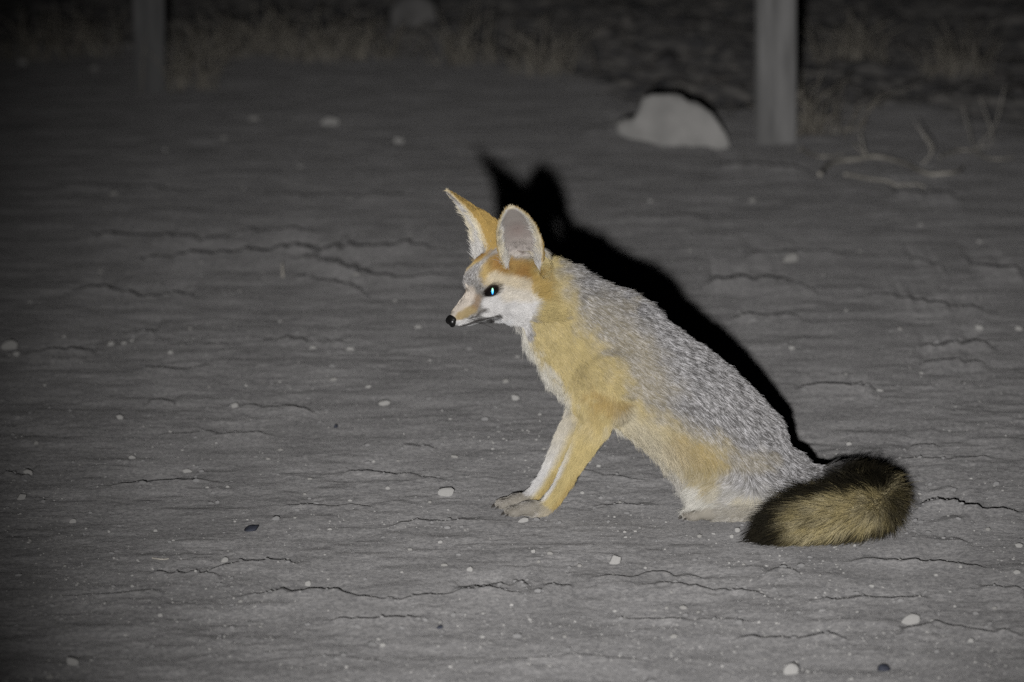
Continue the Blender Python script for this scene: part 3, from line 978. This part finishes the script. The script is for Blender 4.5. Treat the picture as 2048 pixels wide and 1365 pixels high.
mwh, *_ = new_mat('fox_whisker', rough=.5, spec=.2, color=(.02, .018, .017))
wc = bpy.data.hair_curves.new('whiskers'); W_ = []
for s_ in (1, -1):
    for i in range(9):
        st = surf(50 + 3.2 * (i % 3), 10 * s_, -16 - 1.9 * (i // 3), (.1, s_, 0))
        d = HM.T @ np.array([-.75 - .1 * (i % 3), s_ * (.45 + .06 * (i // 3)), -.10 - .12 * (i // 3)]); d /= np.linalg.norm(d)
        l_ = .032 + .010 * random.random()
        W_.append([st + d * l_ * t + np.array([0, 0, -.010]) * t * t for t in np.linspace(0, 1, 7)])
wc.add_curves([7] * len(W_))
wc.attributes['position'].data.foreach_set('vector', (np.array(W_) - INV).astype(np.float32).ravel())
ra = wc.attributes.get('radius') or wc.attributes.new('radius', 'FLOAT', 'POINT')
ra.data.foreach_set('value', np.tile(np.linspace(.00022, .00006, 7), len(W_)).astype(np.float32))
wc.materials.append(mwh)
o = bpy.data.objects.new('whiskers', wc); COL.objects.link(o); o.parent = fox

# ================================================================== FENCE POSTS
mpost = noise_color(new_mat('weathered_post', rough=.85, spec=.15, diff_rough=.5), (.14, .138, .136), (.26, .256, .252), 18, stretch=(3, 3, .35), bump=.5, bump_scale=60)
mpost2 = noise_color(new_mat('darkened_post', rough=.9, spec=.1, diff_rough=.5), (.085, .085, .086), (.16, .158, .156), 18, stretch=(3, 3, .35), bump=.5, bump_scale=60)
def post(u, v, w, label, rot, mat=None):
    g = ground_pt(u, v); x, y = float(g[0]), float(g[1])
    bm = bmesh.new()
    prof = []
    r = w * .16
    for cx, cy, a0 in ((1, 1, 0), (-1, 1, 90), (-1, -1, 180), (1, -1, 270)):
        for k in range(5):
            a = math.radians(a0 + k * 22.5)
            prof.append((cx * (w / 2 - r) + r * math.cos(a), cy * (w / 2 - r) + r * math.sin(a)))
    rows = []
    zs = np.linspace(-.25, 1.45, 40)
    for z in zs:
        k_ = 1 + .02 * math.sin(z * 9 + x) ; ox = .003 * math.sin(z * 4 + x * 3)
        row = []
        for j, (px, py) in enumerate(prof):
            jn = 1 + .025 * float(noise3(np.array([[px * 20 + x, py * 20, z * 1.5]]), 3.0)[0])
            row.append(bm.verts.new((px * k_ * jn + ox, py * k_ * jn, z)))
        rows.append(row)
    for a, c in zip(rows[:-1], rows[1:]):
        for j in range(len(prof)):
            bm.faces.new((a[j], a[(j + 1) % len(prof)], c[(j + 1) % len(prof)], c[j]))
    bm.faces.new(rows[0][::-1]); bm.faces.new(rows[-1])
    me = bpy.data.meshes.new('fence_post'); bm.to_mesh(me); bm.free()
    o = link_mesh('fence_post', me, mat or mpost); o.location = (x, y + w / 2, float(gz(x, y)) - .01); o.rotation_euler = (0, 0, rot)
    tag(o, label, 'fence post', 'fence posts behind the fox')
post(1551, 287, .088, 'grey square fence post standing right beside the large pale rock', .06)
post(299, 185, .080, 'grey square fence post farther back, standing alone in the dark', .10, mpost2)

# ================================================================== ROCKS AND PEBBLES
mdull = noise_color(new_mat('dull_rock', rough=.95, spec=.05), (.09, .088, .088), (.17, .165, .16), 10, bump=.6, bump_scale=30, bump_dist=.008)
mrock = noise_color(new_mat('pale_rock', rough=.9, spec=.1, diff_rough=.6), (.28, .275, .265), (.42, .41, .395), 14, bump=.6, bump_scale=40, bump_dist=.006)
def outline_rock(name, poly, depth, label, mat, cat='rock', noise=.006):
    """a broken lump: outline in photo pixels (bottom edge on the ground), real thickness behind it"""
    us = [p[0] for p in poly]; vs = [p[1] for p in poly]
    g = ground_pt(np.mean(us), max(vs)); y = float(g[1])
    W = at_Y(np.array(us), np.array(vs), y + depth * .3)
    cx = W[:, 0].mean(); gzv = float(gz(cx, y + depth * .3))
    Wl = np.vstack([W, W[:1]]); tt_ = np.linspace(0, len(W), 97)[:-1]
    W = np.stack([np.interp(tt_, np.arange(len(Wl)), Wl[:, k]) for k in range(3)], -1)
    base = np.array([cx, gzv - .01])
    rings = [(-.42, .30), (-.415, .66), (-.40, .92), (-.33, .99), (0, 1.0), (.25, .97), (.5, .84), (.64, .6), (.70, .3)]
    V, F = [], []; n_ = len(W)
    for dy, sc in rings:
        for p in W:
            V.append([base[0] + (p[0] - base[0]) * sc, y + depth * (.4 + dy), base[1] + (p[2] - base[1]) * sc])
    V = np.array(V)
    V += np.stack([noise3(V + k * 3.3, 22) for k in range(3)], -1) * noise * 2 + np.stack([noise3(V + k * 5.3, 70) for k in range(3)], -1) * noise
    for i in range(len(rings) - 1):
        for k in range(n_):
            F.append([i * n_ + k, i * n_ + (k + 1) % n_, (i + 1) * n_ + (k + 1) % n_, (i + 1) * n_ + k])
    F.append(list(range(n_))[::-1]); F.append(list(range((len(rings) - 1) * n_, len(rings) * n_)))
    me = mesh_from(name, V, F)
    bm = bmesh.new(); bm.from_mesh(me); bmesh.ops.recalc_face_normals(bm, faces=bm.faces); bm.to_mesh(me); bm.free()
    c0 = Vector((float(base[0]), y + depth * .4, gzv)); me.transform(Matrix.Translation(-c0))
    o = link_mesh(name, me, mat); o.location = c0
    tag(o, label, cat); return o
outline_rock('rock', [(1236,262),(1234,249),(1248,244),(1266,243),(1278,224),(1286,197),(1302,187),(1332,190),(1366,195),(1384,206),(1398,206),(1420,222),(1434,243),(1450,262),(1455,296),(1380,297),(1300,284)],
             .17, 'large pale angular rock lying beside the fence post', mrock)
outline_rock('rock', [(775,62),(780,20),(800,-8),(840,-14),(868,0),(876,40),(872,64),(820,66)], .2, 'blurred grey rock at the top edge of the picture', mdull)
mdark = noise_color(new_mat('dark_stone', rough=.75, spec=.2), (.030, .033, .045), (.055, .06, .08), 60, bump=.3, bump_scale=120)
mpeb = noise_color(new_mat('pale_pebble', rough=.9, spec=.1, diff_rough=.7), (.25, .245, .235), (.42, .41, .395), 25, bump=.3, bump_scale=150, coords='Object')
mpeb2 = noise_color(new_mat('dusty_clod', rough=.95, spec=.05, diff_rough=.8), (.22, .215, .205), (.33, .32, .305), 30, bump=.5, bump_scale=120)

def pebble_mesh(k):
    bm = bmesh.new(); bmesh.ops.create_icosphere(bm, subdivisions=2 if k < 9 else 1, radius=1)
    P_ = np.array([v.co[:] for v in bm.verts])
    rr = np.random.default_rng(k)
    Q = P_.copy()
    for _ in range(13):                      # knock flat facets off
        d = rr.normal(size=3); d /= np.linalg.norm(d); h = rr.uniform(.50, .86)
        s_ = Q @ d; over = np.maximum(0, s_ - h); Q -= np.outer(over * .85, d)
    Q *= 1 + .40 * noise3(Q + k * 9.7, 1.6)[:, None]
    Q /= np.abs(Q).max(0) * .55 + .45
    for v, q in zip(bm.verts, Q): v.co = q
    me = bpy.data.meshes.new('pebble'); bm.to_mesh(me); bm.free()
    me.polygons.foreach_set('use_smooth', np.ones(len(me.polygons), bool))
    return me
PM = {}
def pebble(u, v, size, label, mat, group=None, name='pebble', flat=.72, aspect=1.0, sink=.30, rotz=None, cat=None):
    g = ground_pt(u, v + size * flat * .32); x, y = float(g[0]), float(g[1])
    r = size / 2 * y / F_PX
    k = random.randrange(9)
    key = (k, mat.name)
    if key not in PM:
        PM[key] = pebble_mesh(k); PM[key].materials.append(mat)
    o = bpy.data.objects.new(name, PM[key]); COL.objects.link(o)
    z = float(gz(x, y))
    o.scale = (r * aspect, r * random.uniform(.8, 1.05), r * flat)
    o.rotation_euler = (random.uniform(-.15, .15), random.uniform(-.2, .2), random.uniform(0, 6.28) if rotz is None else rotz)
    o.location = (x, y, z + r * flat * (1 - 2 * sink) * .8)
    tag(o, label, cat or name, group)
    return o

NAMED = [  # u, v, size, material, name, label, flat, aspect
 (1230,1116,30,mpeb,'pebble','upright pale pebble with black shadow below the belly between legs and tail',1.0,.95),
 (1822,1231,42,mpeb,'pebble','knobbly pale lump of stone below and right of the tail',.70,1.15),
 (1583,1338,38,mpeb,'pebble','pale rounded stone at the bottom edge, beside a darker chip',.95,1.0),
 (1768,1332,30,mdark,'stone','dark chip of stone at the bottom edge right of the pale stone',.7,1.0),
 (503,1058,34,mdark,'stone','dark blue-black flat stone left of the front paws',.50,1.1),
 (145,1323,32,mpeb,'pebble','round pale pebble in the bottom corner of the track',.75,1.05),
 (890,984,38,mpeb,'pebble','pale lump of stone just ahead of the front paws',.62,1.15),
 (1047,1042,22,mpeb,'pebble','white pebble touching the near front paw',.6,1.2),
 (55,944,21,mpeb,'pebble','pale pebble at the far edge, upper of a pair',.8,1.0),
 (43,991,23,mpeb,'pebble','pale pebble at the far edge, lower of a pair',.8,1.0),
 (1583,516,36,mpeb2,'stone','small pale block of stone right of the head shadow',.7,1.0),
 (657,241,46,mpeb,'stone','pale flat blurred stone on the far side of the track',.55,1.0),
 (797,279,23,mpeb,'pebble','blurred pale pebble below and right of the flat stone',.8,1.0),
 (508,236,25,mpeb2,'pebble','faint blurred pebble left of the flat pale stone',.7,1.0),
 (20,690,38,mpeb,'stone','pale crumbled stone cut by the edge of the picture',.7,1.0),
 (32,708,18,mpeb,'pebble','small pebble touching the crumbled stone at the picture edge',.8,1.0),
 (767,804,28,mpeb,'pebble','low pale stone on the track ahead of the fox chest',.6,1.1),
 (1030,798,19,mpeb,'pebble','round white pebble just ahead of the chest',.95,1.0),
 (1010,763,17,mpeb2,'pebble','pointed pale pebble under the throat',.8,1.0),
 (700,694,19,mpeb,'pebble','pale pebble at the end of a thin crack ahead of the muzzle',.8,1.0),
 (450,1117,18,mpeb,'pebble','dull rounded pebble below the blue-black stone',.8,1.0),
 (880,1256,15,mdark,'stone','tiny dark stone below the long front crack',.7,1.0),
 (672,852,12,mdark,'stone','tiny dark stone standing ahead of the front legs',1.0,.8),
 (373,936,22,mpeb,'pebble','flat pale pebble left of the front legs',.55,1.1),
 (240,836,16,mpeb,'pebble','bright round pebble high on the dark side of the track',.95,1.0),
 (1958,654,20,mpeb,'pebble','pale pebble right of the back, left one of two',.75,1.0),
 (2037,654,17,mpeb,'pebble','pale pebble right of the back, right one of two',.8,1.0),
 (1583,697,15,mpeb,'pebble','bright pebble just above the back shadow',.8,1.0),
 (1697,884,15,mpeb,'pebble','pale pebble just above the top of the tail',.8,1.0),
 (2033,1142,18,mpeb,'pebble','pale pebble at the picture edge below the tail crack',.75,1.0),
 (2038,1089,18,mpeb,'pebble','pale pebble cut by the picture edge level with the tail tip',.75,1.0),
 (1348,1275,18,mpeb2,'pebble','dull low pebble near the bottom, below the belly',.65,1.1),
 (1474,1060,15,mpeb,'pebble','pale pebble against the tail tip, upper of two',.9,.9),
 (1463,1072,12,mpeb,'pebble','small pebble against the tail tip, lower of two',.9,.9),
 (222,687,17,mpeb,'pebble','pale pebble, left of a small cluster of three',.8,1.0),
 (1505,400,19,mpeb2,'pebble','blurred pebble below the large pale rock',.8,1.0),
]
for (u, v, sz, mt, nm, lb, fl_, asp) in NAMED:
    pebble(u, v, sz, lb, mt, name=nm, flat=fl_, aspect=asp, rotz=random.uniform(-.4, .4))
SMALL = [(146,1038,15),(172,1056,8),(218,1061,9),(311,1059,12),(100,1350,15),(72,887,12),(265,914,15),(537,918,10),(561,898,13),(776,975,15),(880,1085,16),(888,1130,14),
 (940,1137,17),(615,1161,17),(560,1116,10),(481,1202,12),(320,1231,12),(757,1280,12),(766,1291,17),(880,1246,10),(908,914,15),(986,900,10),(747,920,9),(796,920,9),(627,693,13),
 (666,757,16),(737,773,11),(835,652,15),(248,688,14),(263,684,12),(340,702,15),(470,808,18),(128,670,11),(480,580,11),(380,655,10),(712,553,17),(418,772,10),(492,767,9),
 (1101,1109,14),(1067,1105,12),(1077,1124,10),(1250,1065,9),(1271,1064,8),(1251,1075,9),(1399,1073,12),(1160,1131,15),(1487,1129,10),(1226,1147,10),(1310,1218,10),(1333,1213,10),
 (1366,1213,16),(1343,1187,8),(1396,1224,9),(1615,1344,10),(1744,1168,12),(1766,1170,8),(1872,1148,10),(1921,1137,10),(1976,1055,12),(1940,1280,17),(1895,1114,10),(1866,1235,12),
 (1990,1210,13),(1910,1208,9),(1878,1354,10),(1554,1244,9),(1840,979,10),(1692,746,9),(1843,748,9),(1692,623,10),(1760,782,13),(1035,713,12),(1080,830,9),(1088,900,10),(1197,931,10),
 (1165,985,10),(1240,1000,9),(190,135,22),(45,122,24),(228,390,19),(488,495,15),(447,275,15),(1110,1010,8),(860,1005,10),(700,1000,9),(620,960,9),(590,1040,9),(660,1060,10),
 (470,1045,9),(495,1042,8),(415,975,9),(455,973,8),(610,985,8),(1290,1130,8),(1330,1098,8),(1560,1110,9),(1640,1150,8),(1710,1090,9),(1800,1120,8),(1900,1180,8),(1530,1320,8),
 (1130,1275,9),(1060,1240,9),(980,1080,8),(930,1060,8),(820,1100,9),(700,1150,8),(650,1110,8),(520,1250,10),(420,1300,9),(250,1270,9),(210,1210,8),(130,1130,9),(60,1080,9),(1240,1310,9),
 (1420,1330,9),(1700,1310,9),(1980,1330,10),(1650,985,8),(1900,860,9),(1960,800,9),(1800,660,10),(1720,500,10),(1960,480,12),(1840,450,12),(1380,500,10),(1300,400,12),(600,330,12),
 (330,300,13),(700,400,10),(820,460,9),(200,540,10),(60,600,11),(90,770,10),(560,640,9),(790,600,9),(860,720,9),(900,840,9),(560,760,9),(340,860,9),(160,930,9)]
REGIONS = [  # first box that holds the pebble names the ground it lies on
 ('back level with the fence posts', 0, 0, 2048, 330), ('on the dark ground beyond the ears', 0, 330, 900, 520), ('on the ground beyond the fox back', 1250, 330, 2048, 640),
 ('on the ground right of the back shadow', 1550, 640, 2048, 900), ('on the ground level with the muzzle', 0, 520, 900, 720), ('between the front legs and the hind feet', 1095, 880, 1420, 1060),
 ('just ahead of the chest', 900, 640, 1160, 930), ('on the track ahead of the front legs', 330, 720, 1000, 960), ('near the picture edge ahead of the fox', 0, 720, 330, 1000),
 ('around the dark flat stone', 330, 960, 700, 1090), ('just ahead of the front paws', 700, 930, 1010, 1110), ('right of the tail', 1600, 900, 2048, 1110), ('below the fox belly and tail tip', 1010, 1040, 1500, 1170),
 ('below the tail', 1500, 1090, 2048, 1260), ('on the dim near ground of the left corner', 0, 1000, 520, 1365), ('along the long front crack', 520, 1090, 1010, 1300), ('on the near ground below the fox', 1010, 1170, 1560, 1365), ('on the near ground of the right corner', 1500, 1250, 2048, 1365)]
by_place = {}
for t_ in SMALL:
    for nm, x0, y0_, x1, y1_ in REGIONS:
        if x0 <= t_[0] <= x1 and y0_ <= t_[1] <= y1_:
            by_place.setdefault(nm, []).append(t_); break
    else:
        by_place.setdefault('elsewhere on the open dirt', []).append(t_)
for nm, lst in by_place.items():
    words = {}
    if len(lst) == 1:
        words[0] = 'lone'
    else:
        for wd, key in (('largest', lambda q: q[2]), ('leftmost', lambda q: -q[0]), ('rightmost', lambda q: q[0]), ('farthest', lambda q: -q[1]), ('closest', lambda q: q[1])):
            best = sorted(range(len(lst)), key=lambda i: key(lst[i]))
            if wd == 'largest' and lst[best[-1]][2] == lst[best[-2]][2]: continue
            if best[-1] not in words: words[best[-1]] = wd
    for i, (u, v, sz) in enumerate(lst):
        lb = ('%s small pale pebble %s' % (words[i], nm)) if i in words else 'one of the small pale pebbles strewn ' + nm
        pebble(u, v, sz, lb, mpeb if random.random() < .6 else mpeb2, 'small pebbles strewn ' + nm, flat=random.uniform(.55, .95), sink=random.uniform(.28, .42), aspect=random.uniform(.8, 1.3))

# fine grit: far too many to count
gv, gf = [], []
base = pebble_mesh(12); bv = np.array([v.co[:] for v in base.vertices]); bf = [list(p.vertices) for p in base.polygons]
NG = 8000
uu = rng.uniform(-60, 2110, NG); vv = 360 + 1010 * rng.random(NG) ** .62
gg = ground_pt(uu, vv)
dn = noise2(gg[:, 0] * 6 + 4, gg[:, 1] * 5 + 2) + rng.normal(0, .12, NG) > -.06
gg = gg[dn]
gzv = gz(gg[:, 0], gg[:, 1])
sz = np.exp(rng.normal(math.log(.00085), .42, len(gg))).clip(.0005, .0030)
out = []
for p, z, s_ in zip(gg, gzv, sz):
    q = bv * s_ * rng.uniform(.7, 1.2, 3) * np.array([1.1, 1, .8]); a = rng.uniform(0, 6.28); ca_, sa_ = math.cos(a), math.sin(a)
    out.append(np.stack([q[:, 0] * ca_ - q[:, 1] * sa_ + p[0], q[:, 0] * sa_ + q[:, 1] * ca_ + p[1], q[:, 2] + z + s_ * .25], -1))
out = np.concatenate(out)
nb = len(bv); bfa = np.array(bf)
fa = (bfa[None] + (np.arange(len(gg)) * nb)[:, None, None]).reshape(-1, 3)
me = bpy.data.meshes.new('grit')
me.vertices.add(len(out)); me.vertices.foreach_set('co', out.astype(np.float32).ravel())
me.loops.add(fa.size); me.loops.foreach_set('vertex_index', fa.ravel().astype(np.int32))
me.polygons.add(len(fa)); me.polygons.foreach_set('loop_start', (np.arange(len(fa)) * 3).astype(np.int32)); me.update(calc_edges=True)
tag(link_mesh('gravel', me, mpeb), 'fine pale grit scattered over the dry dirt', 'gravel', kind='stuff')

# crumbs of the same dirt along the cracks and over the track
mcrumb = noise_color(new_mat('dirt_crumb', rough=1.0, spec=0.0, diff_rough=.6), tuple(DIRT * .65), tuple(DIRT * 1.0), 40, bump=.4, bump_scale=200)
base = pebble_mesh(14); bv = np.array([v.co[:] for v in base.vertices]); bf = np.array([list(p.vertices) for p in base.polygons])
gg = []
for pl, amp, soft in CRACKS:
    for q in range(int(len(pl) * 4 * (1 - soft))):
        k = rng.integers(0, len(pl) - 1); f_ = rng.random()
        gg.append(ground_pt(pl[k][0] * (1 - f_) + pl[k + 1][0] * f_ + rng.normal(0, 8), pl[k][1] * (1 - f_) + pl[k + 1][1] * f_ + rng.normal(-2, 11)))
gg = np.concatenate([np.array(gg), ground_pt(rng.uniform(-60, 2110, 1000), 330 + 1040 * rng.random(1000) ** .7)])
out = []
for p in gg:
    s_ = float(np.clip(np.exp(rng.normal(math.log(.0016), .5)), .0007, .005)); q = bv * s_ * rng.uniform(.7, 1.4, 3); a = rng.uniform(0, 6.28); ca_, sa_ = math.cos(a), math.sin(a)
    out.append(np.stack([q[:, 0] * ca_ - q[:, 1] * sa_ + p[0], q[:, 0] * sa_ + q[:, 1] * ca_ + p[1], q[:, 2] * .75 + float(gz(p[0], p[1])) + s_ * .15], -1))
out = np.concatenate(out); fa = (bf[None] + (np.arange(len(gg)) * len(bv))[:, None, None]).reshape(-1, 3)
me = bpy.data.meshes.new('dirt_crumbs'); me.vertices.add(len(out)); me.vertices.foreach_set('co', out.astype(np.float32).ravel())
me.loops.add(fa.size); me.loops.foreach_set('vertex_index', fa.ravel().astype(np.int32)); me.polygons.add(len(fa))
me.polygons.foreach_set('loop_start', (np.arange(len(fa)) * 3).astype(np.int32)); me.update(calc_edges=True)
tag(link_mesh('dirt_crumbs', me, mcrumb), 'loose grey dirt crumbs along the cracks of the track', 'dirt', kind='stuff')

# ================================================================== DRY STALKS AND TWIGS
mdry = noise_color(new_mat('dry_stalk', rough=.9, spec=.1), (.34, .32, .28), (.50, .47, .42), 40)
def tubes(paths, name, mat, seg=6):
    V, F = [], []
    for pth, r0, r1 in paths:
        pth = np.asarray(pth, float); n_ = len(pth); T = np.gradient(pth, axis=0); T /= np.linalg.norm(T, axis=1)[:, None] + 1e-12
        o0 = len(V)
        for i in range(n_):
            a = np.cross(T[i], [0.3, 1, .2]); a /= np.linalg.norm(a); c_ = np.cross(T[i], a); r = r0 + (r1 - r0) * i / (n_ - 1)
            for k in range(seg):
                th = 2 * math.pi * k / seg; V.append(pth[i] + a * r * math.cos(th) + c_ * r * math.sin(th))
        for i in range(n_ - 1):
            for k in range(seg):
                F.append([o0 + i * seg + k, o0 + i * seg + (k + 1) % seg, o0 + (i + 1) * seg + (k + 1) % seg, o0 + (i + 1) * seg + k])
        F.append([o0 + k for k in range(seg)]); F.append([o0 + (n_ - 1) * seg + k for k in range(seg)])
    return mesh_from(name, V, F)
def lie(pix, lift=0.0):
    P_ = catmull(ground_pt([p[0] for p in pix], [p[1] for p in pix]), 24)
    P_[:, 2] = gz(P_[:, 0], P_[:, 1]) + lift
    return P_
def thing_mesh(name, me, mat, label, cat, at):
    me.transform(Matrix.Translation(-Vector(at))); o = link_mesh(name, me, mat); o.location = at; tag(o, label, cat); return o
def spot_on(u, v):
    g = ground_pt(u, v); return (float(g[0]), float(g[1]), float(gz(g[0], g[1])))
p = [(lie([(1640,352),(1665,330),(1720,322),(1755,318),(1810,332),(1850,350),(1900,352),(1925,342)], .005), .0050, .0030)]
thing_mesh('fallen_branch', tubes(p, 'fallen_branch', mdry, 8), mdry, 'pale dry branch lying on the ground right of the fence post', 'branch', spot_on(1755, 318))
def stalk(u0, v0, tops, r=.0018):
    g = np.array(spot_on(u0, v0)); out_ = []
    for (u1, v1, u2, v2, dy) in tops:
        a = at_Y(u1, v1, g[1] + dy * .5); c_ = at_Y(u2, v2, g[1] + dy)
        out_.append((catmull([g, a, c_], 12), r, r * .5))
    return out_, tuple(g)
pp, at_ = stalk(1845, 330, [(1862,300,1830,245,.05),(1866,298,1842,262,-.05)])
thing_mesh('dead_stalk', tubes(pp, 'dead_stalk', mdry), mdry, 'forked dead stalk rising behind the fallen branch', 'stalk', at_)
pp, at_ = stalk(1950, 300, [(1985,280,1960,195,.1),(1990,250,2010,170,.1),(1940,270,1925,215,-.1)])
thing_mesh('dead_stalk', tubes(pp, 'dead_stalk', mdry), mdry, 'thin dead stalks at the right picture edge beyond the branch', 'stalk', at_)
pp, at_ = stalk(1737, 318, [(1728,300,1720,270,.02),(1725,305,1705,285,.05)], .0025)
thing_mesh('dead_stalk', tubes(pp, 'dead_stalk', mdry), mdry, 'short broken stalk standing on the bend of the branch', 'stalk', at_)
for pix, lb in (([(1600,300),(1640,318),(1690,312)], 'thin pale twig lying at the foot of the near post'), ([(1880,318),(1930,305),(1985,322),(2030,318)], 'thin crooked twig lying between the branch and the picture edge'),
                ([(1690,352),(1760,364),(1850,372)], 'straight thin twig lying in front of the fallen branch'), ([(1650,250),(1700,262),(1735,244)], 'short twig lying on the dark soil behind the branch')):
    thing_mesh('twig', tubes([(lie(pix, .004), .0032, .0016)], 'twig', mdry), mdry, lb, 'twig', spot_on(*pix[1]))
pp, at_ = stalk(566, 555, [(565,542,564,527,.0)], .0022)
thing_mesh('grass_stub', tubes(pp, 'grass_stub', mdry), mdry, 'single straw stub standing on the crack left of the head', 'straw', at_)
pp = [(lie([(305,1120),(320,1122),(338,1121)], .002), .0012, .0008)]
thing_mesh('straw', tubes(pp, 'straw', mdry), mdry, 'short pale straw lying on the dirt below the dark flat stone', 'straw', spot_on(320, 1121))
# left background weeds: dead tufts
mdry2 = noise_color(new_mat('dead_grass', rough=.95, spec=.05), (.17, .155, .13), (.34, .315, .27), 30)
TUFT = [(60,120,'dead grass tuft at the left picture edge behind the track'),(180,110,'dead grass tuft left of the far fence post'),(345,178,'dead grass tuft growing against the foot of the far fence post'),(1625,268,'dead grass tuft growing against the foot of the near fence post'),(420,118,'dead grass tuft right of the far fence post'),
        (520,105,'dead grass tuft in the dark, second right of the far post'),(620,118,'dead grass tuft in the dark, third right of the far post'),(720,118,'dead grass tuft in the dark left of the blurred rock'),
        (930,128,'dead grass tuft right of the blurred rock at the top edge'),(1090,150,'dead grass tuft between the blurred rock and the pale rock'),(1700,120,'dead grass tuft in the dark right of the near post'),(1900,150,'dead grass tuft in the dark at the upper right')]
for (u, v, lb) in TUFT:
    g = np.array(spot_on(u, v)); pp = []
    for k in range(46):
        a = random.uniform(0, 6.28); l_ = random.uniform(.06, .19); sp_ = random.uniform(.1, .9)
        b0 = g + np.array([random.gauss(0, .05), random.gauss(0, .05), 0])
        d = np.array([math.cos(a) * sp_, math.sin(a) * sp_, 1.0]); d /= np.linalg.norm(d)
        pp.append((np.array([b0, b0 + d * l_ * .55, b0 + d * l_ + np.array([math.cos(a), math.sin(a), -.8]) * l_ * .35 * sp_]), .0022, .0008))
    thing_mesh('grass_tuft', tubes(pp, 'grass_tuft', mdry2, 4), mdry2, lb, 'grass', tuple(g))
# broken clods and litter on the rough soil beyond the fence
mclod = noise_color(new_mat('dark_clod', rough=.95, spec=.05), (.045, .045, .048), (.16, .15, .14), 20, bump=.5, bump_scale=60)
lv, lf = [], []
NC = 260
uu = rng.uniform(-100, 2150, NC); vv = rng.uniform(-30, 270, NC); gg = ground_pt(uu, vv)
ok = rough_mask(gg[:, 0], gg[:, 1]) > .5; gg = gg[ok]; base = pebble_mesh(3); bv = np.array([v.co[:] for v in base.vertices]); bf = np.array([list(p.vertices) for p in base.polygons])
out = []
for p in gg:
    s_ = float(np.clip(np.exp(rng.normal(math.log(.016), .5)), .006, .05)); q = bv * s_ * rng.uniform(.6, 1.3, 3); a = rng.uniform(0, 6.28); ca_, sa_ = math.cos(a), math.sin(a)
    out.append(np.stack([q[:, 0] * ca_ - q[:, 1] * sa_ + p[0], q[:, 0] * sa_ + q[:, 1] * ca_ + p[1], q[:, 2] * .7 + float(gz(p[0], p[1])) + s_ * .2], -1))
out = np.concatenate(out); fa = (bf[None] + (np.arange(len(gg)) * len(bv))[:, None, None]).reshape(-1, 3)
me = bpy.data.meshes.new('rubble'); me.vertices.add(len(out)); me.vertices.foreach_set('co', out.astype(np.float32).ravel())
me.loops.add(fa.size); me.loops.foreach_set('vertex_index', fa.ravel().astype(np.int32)); me.polygons.add(len(fa))
me.polygons.foreach_set('loop_start', (np.arange(len(fa)) * 3).astype(np.int32)); me.update(calc_edges=True)
tag(link_mesh('rubble', me, mclod), 'dark broken clods and litter beyond the fence posts', 'rubble', kind='stuff')
